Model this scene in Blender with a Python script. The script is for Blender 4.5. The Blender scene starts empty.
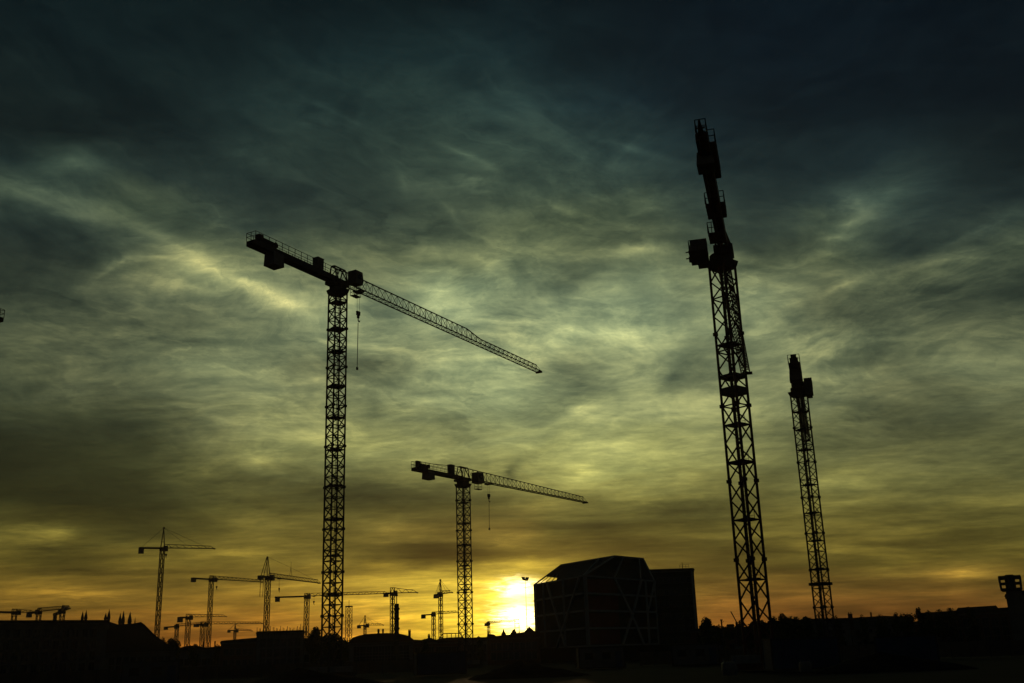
import bpy, bmesh, math, random
from mathutils import Vector, Matrix
R = math.radians
random.seed(7)
S = bpy.context.scene
C = S.collection

# ------------------------------------------------------------------ camera
FOC = 1036.0                      # focal length in pixels of the 1024 px wide picture
PITCH = math.atan2(313.5, FOC); ROLL = 0.033; CAMZ = 2.0
fw = Vector((0, math.cos(PITCH), math.sin(PITCH)))
r0 = Vector((1, 0, 0)); u0 = Vector((0, -math.sin(PITCH), math.cos(PITCH)))
rt = math.cos(ROLL)*r0 - math.sin(ROLL)*u0
up = math.sin(ROLL)*r0 + math.cos(ROLL)*u0
CAM = Vector((0, 0, CAMZ))
cd = bpy.data.cameras.new('camera'); cam = bpy.data.objects.new('camera', cd); C.objects.link(cam)
cd.sensor_width = 36.0; cd.lens = FOC/1024*36.0; cd.clip_start = 0.5; cd.clip_end = 9000
m = Matrix((rt, up, -fw)).transposed().to_4x4(); m.translation = CAM
cam.matrix_world = m; S.camera = cam

def ray(px, py):
    return (fw + rt*((px-512.0)/FOC) - up*((py-341.5)/FOC)).normalized()
def project(p):
    d = Vector(p)-CAM; z = d.dot(fw)
    return (512.0 + FOC*d.dot(rt)/z, 341.5 - FOC*d.dot(up)/z)
def at(px, py, dist):             # the place seen at a pixel at this horizontal distance
    d = ray(px, py); k = dist/math.hypot(d.x, d.y); return CAM + d*k
def at_z(px, py, z):
    d = ray(px, py); return CAM + d*((z-CAMZ)/d.z)
def ground_at(px, dist):          # ground point below column px (column taken at the horizon)
    p = at(px, 655-(px-512)*0.033, dist); return Vector((p.x, p.y, 0))

# ------------------------------------------------------------------ sky
SUNDIR = ray(513, 604)
SUN_EL = math.asin(SUNDIR.z); SUN_AZ = math.atan2(SUNDIR.x, SUNDIR.y)
W = bpy.data.worlds.new('World'); S.world = W; W.use_nodes = True
nt = W.node_tree; nt.nodes.clear()
def N(t, **k):
    n = nt.nodes.new(t)
    for a, b in k.items(): setattr(n, a, b)
    return n
def put(sock, v):
    if isinstance(v, (int, float)): sock.default_value = v
    elif isinstance(v, tuple): sock.default_value = v
    else: nt.links.new(v, sock)
def M(op, a, b=0.0, c=0.0, clamp=False):
    n = N('ShaderNodeMath', operation=op)
    put(n.inputs[0], a); put(n.inputs[1], b)
    if len(n.inputs) > 2: put(n.inputs[2], c)
    return M('MINIMUM', M('MAXIMUM', n.outputs[0], 0.0), 1.0) if clamp else n.outputs[0]
def sstep(x, a, b):
    n = N('ShaderNodeMapRange', interpolation_type='SMOOTHSTEP')
    put(n.inputs[0], x); n.inputs[1].default_value = a; n.inputs[2].default_value = b
    return n.outputs[0]
def mixc(f, a, b, blend='MIX'):
    n = N('ShaderNodeMix', data_type='RGBA', blend_type=blend)
    put(n.inputs[0], f); put(n.inputs[6], a); put(n.inputs[7], b); return n.outputs[2]
def noise(vec, scale, detail, rough, dist=0.0, lac=2.0):
    n = N('ShaderNodeTexNoise'); put(n.inputs['Vector'], vec)
    n.inputs['Scale'].default_value = scale; n.inputs['Detail'].default_value = detail
    n.inputs['Roughness'].default_value = rough; n.inputs['Distortion'].default_value = dist
    n.inputs['Lacunarity'].default_value = lac
    return n
tc = N('ShaderNodeTexCoord'); sep = N('ShaderNodeSeparateXYZ'); nt.links.new(tc.outputs['Generated'], sep.inputs[0])
X, Y, Z = sep.outputs
DEG = 57.29578
az0 = M('MULTIPLY', M('ARCTAN2', X, Y), DEG)
el0 = M('MULTIPLY', M('ARCSINE', M('MAXIMUM', M('MINIMUM', Z, 1.0), -1.0)), DEG)
# cloud sheet coordinates: a flat layer high above the ground, foreshortened towards the horizon
den = M('ADD', M('MAXIMUM', Z, 0.0), 0.11)
qx = M('DIVIDE', X, den); qy = M('DIVIDE', Y, den)
def vec(x, y, z=0.0):
    n = N('ShaderNodeCombineXYZ'); put(n.inputs[0], x); put(n.inputs[1], y); put(n.inputs[2], z); return n.outputs[0]
q = vec(qx, qy)
def rgb(x, y, z):
    n = N('ShaderNodeCombineColor'); put(n.inputs[0], x); put(n.inputs[1], y); put(n.inputs[2], z); return n.outputs[0]
wn = noise(q, 3.2, 5, 0.6, 0.6); ws = N('ShaderNodeSeparateColor'); nt.links.new(wn.outputs['Color'], ws.inputs[0])
hi = sstep(el0, 2.0, 18.0)
az = M('ADD', az0, M('MULTIPLY', M('SUBTRACT', ws.outputs[0], 0.5), 3.4))
el = M('ADD', el0, M('MULTIPLY', M('SUBTRACT', ws.outputs[1], 0.5), M('ADD', 0.8, M('MULTIPLY', hi, 2.6))))

# cloud cover chart: how bright the cloud deck is over the sky (rows go down, columns go right)
CX = [0, 64, 128, 192, 256, 320, 384, 448, 512, 576, 640, 704, 768, 832, 896, 960, 1024]
CH = [
 (0,   [27,28,28,28,28,28,28,26,28,26,24,24,24,23,22,21,20]),
 (45,  [30,32,32,32,32,33,38,36,32,28,26,26,25,24,23,22,21]),
 (90,  [28,32,34,36,44,52,56,54,50,38,32,28,28,28,27,25,24]),
 (130, [32,34,32,40,58,54,58,60,62,60,48,36,32,32,30,28,26]),
 (160, [46,70,54,42,54,60,60,66,68,66,66,50,44,42,44,34,32]),
 (190, [74,58,46,54,48,54,62,66,72,72,66,56,46,48,66,40,36]),
 (220, [56,68,92,70,54,54,60,70,78,84,80,66,50,78,56,46,60]),
 (250, [46,48,58,82,80,72,80,84,92,88,84,78,58,90,58,64,84]),
 (280, [48,50,84,104,106,90,94,128,118,98,118,108,110,92,98,88,62]),
 (310, [66,72,96,92,104,122,114,142,122,128,138,118,122,72,80,78,76]),
 (340, [84,88,88,92,110,112,118,124,122,140,138,120,118,108,106,106,100]),
 (370, [72,90,100,124,118,92,92,140,144,98,124,102,112,112,94,110,110]),
 (400, [62,84,84,100,120,112,126,136,144,132,134,124,118,108,88,88,96]),
 (430, [44,46,54,80,114,118,118,118,136,138,132,124,112,100,92,84,86]),
 (460, [38,50,54,86,118,128,128,120,126,148,146,124,112,106,96,92,88]),
 (490, [36,44,50,70,78,72,86,84,104,134,138,120,98,122,112,106,98]),
 (515, [76,44,50,60,90,84,80,70,74,64,80,74,88,98,90,90,88]),
 (540, [84,88,68,84,94,80,88,96,104,74,82,78,82,94,96,82,78]),
 (560, [86,78,92,88,100,84,76,84,90,98,90,72,68,68,84,78,84]),
 (580, [92,94,86,92,106,120,140,164,185,130,90,80,80,72,70,88,76]),
 (600, [88,86,86,90,100,118,150,176,200,140,100,92,88,70,66,72,68]),
 (625, [84,82,84,92,104,122,152,180,205,150,100,96,90,76,70,74,70]),
 (680, [76,76,78,86,98,118,150,180,200,150,98,86,80,72,68,68,64]),
]
def lerp_list(xs, vs, x):
    if x <= xs[0]: return vs[0]
    for i in range(1, len(xs)):
        if x <= xs[i]:
            t = (x-xs[i-1])/(xs[i]-xs[i-1]); return vs[i-1]*(1-t)+vs[i]*t
    return vs[-1]
ROWY = [c[0] for c in CH]
def chart(px, py):
    return lerp_list(ROWY, [lerp_list(CX, c[1], px) for c in CH], py)
def lin(c):
    c /= 255.0
    return c/12.92 if c <= 0.04045 else ((c+0.055)/1.055)**2.4
RY = [0, 130, 220, 300, 400, 470, 520, 560, 600, 640]
RR = [.50, .74, .84, .94, 1.0, 1.02, 1.06, 1.12, 1.26, 1.50]
BB = [.98, .84, .76, .68, .60, .50, .40, .34, .30, .25]
RL = [.46, .62, .70, .77, .83, .88, .94, 1.02, 1.22, 1.48]     # red over green, thin or clear parts, by row RY
RH = [.70, .82, .87, .91, .94, .985, 1.07, 1.15, 1.31, 1.55]   # red over green, lit cloud
BL = [1.12, 1.0, .98, .84, .70, .56, .44, .36, .32, .27]
BH = [.92, .76, .72, .745, .70, .58, .44, .36, .31, .26]
def sky_col(px, py):
    g = chart(px, py); g = g*(g/92.0)**CONTR*(1+0.13*math.exp(-((py-320)/130.0)**2)*math.exp(-((px-500)/380.0)**2))
    c = min(1, max(0, (g-34)/58.0)); y = min(py, 640)
    r = lerp_list(RY, RL, y)*(1-c)+lerp_list(RY, RH, y)*c; b = lerp_list(RY, BL, y)*(1-c)+lerp_list(RY, BH, y)*c
    tr = min(1, max(0, (px-420)/250.0))*min(1, max(0, (260-py)/160.0)); b *= 1+0.12*tr; r *= 1-0.08*tr
    o = min(1, max(0, (px-540)/150.0))*min(1, max(0, (py-565)/50.0)) + 0.5*min(1, max(0, (430-px)/60.0))*min(1, max(0, (py-612)/25.0))
    r *= 1+0.20*o; b *= 1+0.22*o; g *= 1-0.06*o
    tr2 = min(1, max(0, (px-560)/200.0))*min(1, max(0, (170-py)/100.0)); b *= 1+0.12*tr2; r *= 1-0.1*tr2
    if py > 530:                     # warmer and more saturated next to the sun
        k = math.exp(-((px-512)/170.0)**2); r = r*(1-k)+1.16*k
    return (lin(min(255, g*r)), lin(min(255, g)), lin(min(255, g*b)))
CONTR = 0.14
ELS = [-2, 0.0, 1.0, 2.0, 3.0, 4.0, 5.2, 6.5, 8.0, 9.5, 11, 12.5, 14, 15.5, 17, 18.5, 20, 21.5, 23, 25, 27, 29.5, 32, 36]
AZR = 30.0
u = M('DIVIDE', M('ADD', az, AZR), 2*AZR, clamp=True)
def ramp(e):
    n = N('ShaderNodeValToRGB'); cr = n.color_ramp; cr.interpolation = 'LINEAR'
    K = 31
    for i in range(K):
        a = -AZR + 2*AZR*i/(K-1)
        d = Vector((math.sin(R(a))*math.cos(R(e)), math.cos(R(a))*math.cos(R(e)), math.sin(R(e))))
        px, py = project(CAM+d)
        col = sky_col(min(1024, max(0, px)), min(680, max(0, py)))
        pos = i/(K-1)
        if i == 0: el_ = cr.elements[0]; el_.position = 0
        elif i == K-1: el_ = cr.elements[-1]; el_.position = 1
        else: el_ = cr.elements.new(pos)
        el_.color = (*col, 1)
    put(n.inputs[0], u); return n.outputs[0]
col = ramp(ELS[0])
for a, b in zip(ELS, ELS[1:]):
    f = M('DIVIDE', M('SUBTRACT', el, a), b-a, clamp=True)
    col = mixc(f, col, ramp(b))
# fine structure of the cirrus, three layers drawn out by the wind
def scaled_q(sx, sy, ox=0.0):
    n = N('ShaderNodeVectorMath', operation='MULTIPLY_ADD'); put(n.inputs[0], q); n.inputs[1].default_value = (sx, sy, 1); n.inputs[2].default_value = (ox, 0, ox)
    return n.outputs[0]
n1 = noise(scaled_q(0.85, 1.0), 2.0, 8, 0.62, 0.5)
n2 = noise(scaled_q(0.5, 1.3, 3.0), 5.0, 6, 0.58, 0.3)
wx_ = M('MULTIPLY', M('SUBTRACT', ws.outputs[1], 0.5), 5.0); wy_ = M('MULTIPLY', M('SUBTRACT', ws.outputs[2], 0.5), 7.0)
azf = M('ADD', az0, wx_); elf = M('ADD', el0, wy_)
def filaments(sl_, sc, seed):      # the filaments fan out from the sunset and curl a little
    return noise(vec(M('MULTIPLY', M('SUBTRACT', azf, M('MULTIPLY', elf, sl_)), sc), M('ADD', elf, M('MULTIPLY', azf, sl_)), seed), 0.42, 7, 0.66, 0.6).outputs[0]
rside = sstep(az0, 4.0, 15.0)
fil = M('ADD', M('MULTIPLY', M('SUBTRACT', filaments(0.34, 0.26, 0.0), 0.5), M('SUBTRACT', 1.0, rside)), M('MULTIPLY', M('SUBTRACT', filaments(-0.16, 0.24, 5.0), 0.5), rside))
rg = noise(scaled_q(1.1, 1.0, 21.0), 2.6, 6, 0.56, 1.6).outputs[0]        # crisp feathered edges
rg = M('SUBTRACT', 0.28, M('MULTIPLY', M('ABSOLUTE', M('SUBTRACT', rg, 0.5)), 3.2))
n4 = noise(scaled_q(1.0, 1.6, 11.0), 14.0, 4, 0.6, 0.2)
det = M('ADD', M('MULTIPLY', M('SUBTRACT', n1.outputs[0], 0.5), 1.9), M('MULTIPLY', M('SUBTRACT', n2.outputs[0], 0.5), 1.1))
det = M('ADD', det, M('MULTIPLY', M('ADD', M('MULTIPLY', fil, 2.2), M('MULTIPLY', rg, 0.75)), hi))
det = M('ADD', det, M('MULTIPLY', M('SUBTRACT', n4.outputs[0], 0.5), 0.6))
band = noise(vec(M('MULTIPLY', az0, 0.045), M('MULTIPLY', el0, 0.62)), 1.6, 6, 0.6, 0.25)
det = M('ADD', det, M('MULTIPLY', M('MULTIPLY', M('SUBTRACT', band.outputs[0], 0.5), 3.1), sstep(el0, 11.0, 3.0)))
bw = N('ShaderNodeRGBToBW'); put(bw.inputs[0], col)
amp = M('ADD', 0.62, M('MULTIPLY', sstep(bw.outputs[0], 0.010, 0.075), 0.42))
# named streaks: (from, to) in degrees of azimuth and elevation, half width, gain
def azel(px, py):
    d = ray(px, py); return math.degrees(math.atan2(d.x, d.y)), math.degrees(math.asin(d.z))
w2 = noise(q, 9.0, 6, 0.65, 0.8); w2s = N('ShaderNodeSeparateColor'); nt.links.new(w2.outputs['Color'], w2s.inputs[0])
saz = M('ADD', az0, M('MULTIPLY', M('SUBTRACT', w2s.outputs[0], 0.5), 1.3))
sel = M('ADD', el0, M('MULTIPLY', M('SUBTRACT', w2s.outputs[1], 0.5), 0.85))
svec = vec(saz, sel)
def streak(acc_, p0, p1, wpx, gain):     # one drawn out cloud wisp: a soft ellipse in the warped sky coordinates
    (ax, ay), (bx, by) = azel(*p0), azel(*p1); L_ = math.hypot(bx-ax, by-ay)
    mp = N('ShaderNodeMapping', vector_type='TEXTURE'); put(mp.inputs[0], svec)
    mp.inputs[1].default_value = ((ax+bx)/2, (ay+by)/2, 0); mp.inputs[2].default_value = (0, 0, math.atan2(by-ay, bx-ax))
    w = wpx/18.0; mp.inputs[3].default_value = (L_*.62+w*1.8, w*2.2, 1)
    gt = N('ShaderNodeTexGradient', gradient_type='QUADRATIC_SPHERE'); nt.links.new(mp.outputs[0], gt.inputs[0])
    return M('MULTIPLY_ADD', gt.outputs[1], gain*1.25, acc_)
STREAKS = [((-60,172),(150,226),11,.55), ((90,206),(320,316),11,.42), ((-20,178),(110,206),4,.25), ((20,206),(130,222),4,.2), ((120,218),(250,275),4,.2), ((200,262),(330,322),5,.2), ((88,285),(125,258),4,.25), ((120,258),(190,254),4,.25), ((150,275),(240,300),4,.2), ((280,88),(410,148),4,.3), ((300,110),(380,140),3,.2), ((420,135),(512,176),3.5,.4), ((545,122),(715,172),4,.35), ((470,105),(540,128),5,.2), ((430,190),(470,235),4,.2), ((395,165),(410,200),4,.2), ((445,175),(500,180),4,.25), ((890,268),(1000,250),3.5,.4), ((935,255),(1024,205),4,.3), ((790,305),(890,268),4,.35), ((820,245),(900,190),10,.35), ((825,225),(870,218),3,.3), ((815,240),(860,232),3,.3), ((810,256),(850,250),3,.3), ((240,492),(480,500),9,-.3), ((560,505),(760,512),9,-.35), ((350,545),(520,548),5,-.25), ((0,500),(200,515),12,-.2), ((262,290),(325,325),16,.12),
 ((88,272),(150,252),6,.45), ((125,280),(215,292),14,.35), ((60,222),(110,262),16,-.35), 
 ((500,90),(560,130),16,.25), ((840,190),(880,215),14,.35),
 ((860,290),(1000,290),12,-.35),
 ((560,380),(600,385),18,-.4), ((650,378),(700,375),14,-.35), ((600,405),(560,420),10,.25), ((330,362),(420,375),12,-.4), ((365,395),(385,420),10,-.25),
 ((508,480),(518,462),5,-.5), ((100,430),(180,445),16,-.3), ((215,455),(300,462),9,.35), ((255,482),(470,492),9,-.45), ((540,497),(640,503),9,-.35),
 ((40,535),(80,530),9,.35), ((340,558),(520,560),9,-.35), ((440,545),(560,540),6,.4), ((930,575),(1000,572),6,.4), ((600,470),(560,480),14,.2),
 ((0,535),(85,532),7,.35), ((0,520),(120,500),10,-.3), ((0,550),(100,552),4,-.35), ((0,572),(200,572),3,-.3), ((0,592),(140,597),4,.35), ((0,610),(120,606),8,-.25),
 ((170,555),(300,548),5,.3), ((210,500),(320,512),7,-.3), ((90,490),(200,510),14,-.25), ((350,530),(430,538),9,.3), ((360,552),(520,553),8,-.4), ((570,550),(700,545),10,-.4),
 ((560,522),(640,530),9,-.3), ((630,520),(740,500),12,-.35), ((760,545),(880,552),6,.35), ((880,540),(1024,530),10,-.3), ((800,580),(920,585),7,-.25), ((700,560),(760,562),6,-.2),
 ((770,490),(870,480),7,.3), ((870,440),(1000,420),10,-.25), ((780,455),(900,440),8,-.2), ((550,440),(680,450),12,.2), ((760,250),(700,262),10,.2), ((590,250),(690,246),5,.35),
 ((520,262),(600,268),8,-.2), ((400,250),(470,258),8,.3), ((455,245),(505,275),12,.2), ((620,215),(680,195),6,.2), ((540,205),(600,215),5,.25), ((370,205),(480,230),14,-.2),
 ((40,158),(120,165),10,.45), ((0,232),(60,240),16,-.3), ((560,345),(520,352),8,.25), ((470,300),(430,285),16,.2), ((700,600),(760,602),6,.3)]
acc = det
lo = M('ADD', 0.75, M('MULTIPLY', sstep(el0, 16.0, 2.0), 0.0))
for s_ in STREAKS: acc = streak(acc, s_[0], s_[1], s_[2], s_[3]*(1.65 if s_[0][1] < 310 else 1.5))
gainf = M('EXPONENT', M('MULTIPLY', acc, amp))
col = mixc(1.0, col, rgb(M('POWER', gainf, M('ADD', 1.05, M('MULTIPLY', hi, 0.14))), gainf, M('POWER', gainf, M('SUBTRACT', 0.92, M('MULTIPLY', hi, 0.13)))), 'MULTIPLY')
# glare of the sun shining through thin cloud just above the roofs
sa, se = math.degrees(SUN_AZ), math.degrees(SUN_EL)
gx = M('SUBTRACT', M('ADD', az0, M('MULTIPLY', M('SUBTRACT', w2s.outputs[0], 0.5), 3.4)), sa)
gy = M('SUBTRACT', M('ADD', el0, M('MULTIPLY', M('SUBTRACT', w2s.outputs[1], 0.5), 0.9)), se)
def gauss(wx, wy, g, oy=0.0, ox=0.0):
    a = M('DIVIDE', M('SUBTRACT', gx, ox), wx); b = M('DIVIDE', M('SUBTRACT', gy, oy), wy)
    return M('MULTIPLY', M('EXPONENT', M('MULTIPLY', M('ADD', M('MULTIPLY', a, a), M('MULTIPLY', b, b)), -1.0)), g)
g1 = M('ADD', gauss(0.85, 0.42, 4.0, 0.80, 0.35), gauss(0.95, 0.68, 5.0, -0.70, 0.35))
g2 = gauss(2.2, 1.5, 0.46)
g3 = gauss(6.5, 2.0, 0.085)
def scaled(c, f): return mixc(1.0, (*c, 1), rgb(f, f, f), 'MULTIPLY')
glow = mixc(1.0, scaled((1.0, 0.86, 0.42), g1), scaled((1.0, 0.66, 0.08), g2), 'ADD')
glow = mixc(1.0, glow, scaled((1.0, 0.50, 0.03), g3), 'ADD')
col = mixc(1.0, col, glow, 'ADD')
# away from the sunset the sky is a deep dusk blue
side = sstep(M('ABSOLUTE', az0), 30.0, 75.0)
col = mixc(side, col, (0.0105, 0.0125, 0.0130, 1))
bg = N('ShaderNodeBackground'); put(bg.inputs[0], col); bg.inputs[1].default_value = 1.0
sky = N('ShaderNodeTexSky', sky_type='NISHITA'); sky.sun_disc = False
sky.sun_elevation = SUN_EL; sky.sun_rotation = SUN_AZ
bg2 = N('ShaderNodeBackground'); put(bg2.inputs[0], sky.outputs[0]); bg2.inputs[1].default_value = 0.0008
ad = N('ShaderNodeAddShader'); nt.links.new(bg.outputs[0], ad.inputs[0]); nt.links.new(bg2.outputs[0], ad.inputs[1])
W.cycles.sampling_method = 'MANUAL'; W.cycles.sample_map_resolution = 256
S.cycles.max_bounces = 3; S.cycles.diffuse_bounces = 2; S.cycles.glossy_bounces = 2
wo = N('ShaderNodeOutputWorld'); nt.links.new(ad.outputs[0], wo.inputs[0])

# ------------------------------------------------------------------ sun, exposure
sl = bpy.data.lights.new('sun', 'SUN'); sl.energy = 0.25; sl.angle = R(0.5); sl.color = (1.0, 0.62, 0.28)
so = bpy.data.objects.new('sun', sl); C.objects.link(so); so.location = (0, 0, 120)
so.rotation_euler = (-SUNDIR).to_track_quat('-Z', 'Y').to_euler()
S.view_settings.view_transform = 'Standard'; S.view_settings.look = 'None'
S.view_settings.exposure = 0; S.view_settings.gamma = 1; S.view_settings.use_curve_mapping = False

# ------------------------------------------------------------------ materials
def mat(name, c1, c2, rough=0.7, scale=3.0, metal=0.0, detail=5, bump=0.0):
    mt = bpy.data.materials.new(name); mt.use_nodes = True; t = mt.node_tree; b = t.nodes['Principled BSDF']
    tcn = t.nodes.new('ShaderNodeTexCoord'); nz = t.nodes.new('ShaderNodeTexNoise')
    nz.inputs['Scale'].default_value = scale; nz.inputs['Detail'].default_value = detail; nz.inputs['Roughness'].default_value = .65
    t.links.new(tcn.outputs['Object'], nz.inputs['Vector'])
    cr = t.nodes.new('ShaderNodeValToRGB'); cr.color_ramp.elements[0].color = (*c1, 1); cr.color_ramp.elements[1].color = (*c2, 1)
    cr.color_ramp.elements[0].position = .35; cr.color_ramp.elements[1].position = .65
    t.links.new(nz.outputs[0], cr.inputs[0]); t.links.new(cr.outputs[0], b.inputs['Base Color'])
    b.inputs['Roughness'].default_value = rough; b.inputs['Metallic'].default_value = metal
    if bump:
        bn = t.nodes.new('ShaderNodeBump'); bn.inputs['Strength'].default_value = bump
        t.links.new(nz.outputs[0], bn.inputs['Height']); t.links.new(bn.outputs[0], b.inputs['Normal'])
    return mt
MT = dict(
 steel_red=mat('red crane paint', (.10,.030,.018), (.055,.022,.016), .6, 1.5),
 steel_yellow=mat('yellow crane paint', (.13,.085,.018), (.07,.045,.015), .6, 1.5),
 steel_dark=mat('dark weathered steel', (.040,.040,.042), (.022,.022,.022), .65, 2.0),
 cab=mat('cab paint', (.08,.08,.075), (.05,.05,.05), .5, 2.0),
 glass=mat('dark glass', (.015,.018,.02), (.02,.024,.026), .12, .5),
 ballast=mat('cast concrete ballast', (.20,.20,.19), (.14,.14,.13), .9, 2.5, bump=.2),
 rope=mat('steel rope', (.05,.05,.05), (.03,.03,.03), .5, 8),
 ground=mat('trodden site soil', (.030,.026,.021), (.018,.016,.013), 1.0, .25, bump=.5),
 stone=mat('weathered stone wall', (.16,.15,.13), (.10,.095,.085), .9, .6, bump=.2),
 dirt=mat('soil', (.05,.043,.035), (.028,.025,.021), .95, 1.2, bump=.5),
 render_wall=mat('grey rendered wall', (.19,.19,.17), (.13,.13,.12), .9, .4),
 brick=mat('brown brick wall', (.13,.07,.05), (.09,.05,.035), .9, .8),
 roof=mat('dark slate roof', (.045,.045,.05), (.03,.03,.032), .85, 1.2),
 roof_tile=mat('clay tile roof', (.10,.045,.03), (.06,.03,.022), .85, 1.2),
 frame=mat('pale painted frame', (.30,.31,.29), (.24,.25,.23), .6, 1.0),
 panel_red=mat('dark red facade membrane', (.17,.030,.022), (.11,.022,.018), .8, .5),
 panel_grey=mat('dark grey facade panel', (.034,.034,.032), (.024,.025,.024), .95, .6),
 bark=mat('bark', (.06,.045,.03), (.035,.028,.02), .95, 4),
 leaf=mat('dark foliage', (.045,.065,.022), (.025,.040,.015), .8, 2.5),
 leaf2=mat('olive foliage', (.070,.080,.028), (.035,.045,.018), .8, 2.5),
 needle=mat('conifer needles', (.025,.040,.022), (.015,.026,.015), .85, 3),
 container=mat('grey cabin sheet', (.11,.115,.115), (.08,.085,.085), .6, .8),
 container_blue=mat('blue container sheet', (.03,.06,.12), (.02,.04,.08), .6, .8),
 hoard=mat('timber hoarding', (.12,.095,.065), (.075,.06,.045), .85, .9),
 lamp_face=mat('floodlight glass', (.25,.25,.24), (.2,.2,.19), .3, 1.0),
)
def lit(name, colr, s):
    mt = bpy.data.materials.new(name); mt.use_nodes = True; b = mt.node_tree.nodes['Principled BSDF']
    b.inputs['Base Color'].default_value = (.3, .3, .28, 1); b.inputs['Emission Color'].default_value = (*colr, 1)
    b.inputs['Emission Strength'].default_value = s; return mt
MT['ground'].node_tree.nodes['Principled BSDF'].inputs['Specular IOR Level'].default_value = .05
MT['lit'] = lit('lit window', (1.0, .86, .6), 0.014)

# ------------------------------------------------------------------ mesh helpers
class MB:
    def __init__(s): s.v = []; s.f = []
    def beam(s, a, b, w, h=None, cap=True):
        a = Vector(a); b = Vector(b); h = h or w; d = b-a
        if d.length < 1e-6: return
        d.normalize(); ref = Vector((0, 0, 1)) if abs(d.z) < .95 else Vector((1, 0, 0))
        x = d.cross(ref).normalized(); y = x.cross(d)
        n = len(s.v)
        for p in (a, b):
            for i, j in ((-1,-1),(1,-1),(1,1),(-1,1)): s.v.append(p + x*(i*w/2) + y*(j*h/2))
        s.f += [(n+k, n+(k+1) % 4, n+4+(k+1) % 4, n+4+k) for k in range(4)]
        if cap: s.f += [(n+3, n+2, n+1, n), (n+4, n+5, n+6, n+7)]
    def box(s, c, size, ex=Vector((1,0,0)), taper=(1, 1)):
        c = Vector(c); ex = Vector(ex); ey = Vector((-ex.y, ex.x, 0)); ez = Vector((0,0,1)); n = len(s.v)
        for k, (tx, ty) in ((-1, (1,1)), (1, taper)):
            for i, j in ((-1,-1),(1,-1),(1,1),(-1,1)):
                s.v.append(c + ex*(i*size[0]/2*tx) + ey*(j*size[1]/2*ty) + ez*(k*size[2]/2))
        s.f += [(n+3,n+2,n+1,n), (n+4,n+5,n+6,n+7)] + [(n+k, n+(k+1) % 4, n+4+(k+1) % 4, n+4+k) for k in range(4)]
    def poly(s, pts): n = len(s.v); s.v += [Vector(p) for p in pts]; s.f.append(tuple(range(n, n+len(pts))))
    def prism(s, pts, off):           # closed outline pushed along off
        n = len(s.v); k = len(pts); off = Vector(off)
        s.v += [Vector(p) for p in pts] + [Vector(p)+off for p in pts]
        s.f += [tuple(range(n+k-1, n-1, -1)), tuple(range(n+k, n+2*k))] + [(n+i, n+(i+1) % k, n+k+(i+1) % k, n+k+i) for i in range(k)]
    def lathe(s, c, prof, seg=10, ax=None):
        c = Vector(c); n = len(s.v)
        for r, z in prof:
            for i in range(seg):
                t = 2*math.pi*i/seg
                if ax is None: s.v.append(c + Vector((r*math.cos(t), r*math.sin(t), z)))
                else: s.v.append(c + Vector(ax)*z + Vector((-ax[1], ax[0], 0))*(r*math.cos(t)) + Vector((0,0,1))*(r*math.sin(t)))
        for k in range(len(prof)-1):
            for i in range(seg):
                j = (i+1) % seg; s.f.append((n+k*seg+i, n+k*seg+j, n+(k+1)*seg+j, n+(k+1)*seg+i))
        s.f.append(tuple(range(n+seg-1, n-1, -1))); s.f.append(tuple(range(n+(len(prof)-1)*seg, n+len(prof)*seg)))
    def build(s, name, mt, parent=None, loc=None):
        me = bpy.data.meshes.new(name); me.from_pydata([tuple(v) for v in s.v], [], s.f)
        bm = bmesh.new(); bm.from_mesh(me); bmesh.ops.recalc_face_normals(bm, faces=bm.faces); bm.to_mesh(me); bm.free()
        me.materials.append(MT[mt] if isinstance(mt, str) else mt)
        o = bpy.data.objects.new(name, me); C.objects.link(o)
        if parent: o.parent = parent
        if loc is not None: o.location = loc
        return o
def tag(o, label=None, cat=None, group=None, kind=None):
    if label: o['label'] = label
    if cat: o['category'] = cat
    if group: o['group'] = group
    if kind: o['kind'] = kind
    return o
def empty(name, loc, label, cat, group=None):
    o = bpy.data.objects.new(name, None); C.objects.link(o); o.location = loc; o.empty_display_size = .5
    return tag(o, label, cat, group)
ZV = Vector((0, 0, 1))

# ------------------------------------------------------------------ ground
g = MB(); NG = 60
for i in range(NG+1):
    for j in range(NG+1):
        x = ((i/NG)*2-1); y = ((j/NG)*2-1)
        x = math.copysign(abs(x)**2.2, x)*1800; y = math.copysign(abs(y)**2.2, y)*1800
        z = 0.0
        if math.hypot(x, y) < 700: z = .10*math.sin(x*.05)*math.cos(y*.043) - .10
        g.v.append(Vector((x, y, z)))
for i in range(NG):
    for j in range(NG):
        a = i*(NG+1)+j; g.f.append((a, a+NG+1, a+NG+2, a+1))
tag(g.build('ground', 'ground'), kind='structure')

# ------------------------------------------------------------------ tower cranes
def lattice_mast(mb, w, z0, z1, yaw, chord, brace, panel, hor=1, xb=False):
    ex = Vector((math.cos(yaw), math.sin(yaw), 0)); ey = Vector((-ex.y, ex.x, 0)); h = w/2
    cs = [ex*(i*h)+ey*(j*h) for i, j in ((-1,-1),(1,-1),(1,1),(-1,1))]
    for c in cs: mb.beam(c+ZV*z0, c+ZV*z1, chord)
    n = max(1, round((z1-z0)/panel)); dz = (z1-z0)/n
    for k in range(n):
        za = z0+k*dz; zb = za+dz
        for f in range(4):
            a, b = cs[f], cs[(f+1) % 4]
            if k % 2: a, b = b, a
            mb.beam(a+ZV*za, b+ZV*zb, brace, cap=False)
            if xb: mb.beam(b+ZV*za, a+ZV*zb, brace, cap=False)
            if k % 4 == 0 and panel < 2.5: mb.box(a+ZV*zb, (chord*1.7, chord*1.7, .34), ex)
            if hor and k % hor == 0: mb.beam(a+ZV*zb, b+ZV*zb, brace, cap=False)
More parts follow.
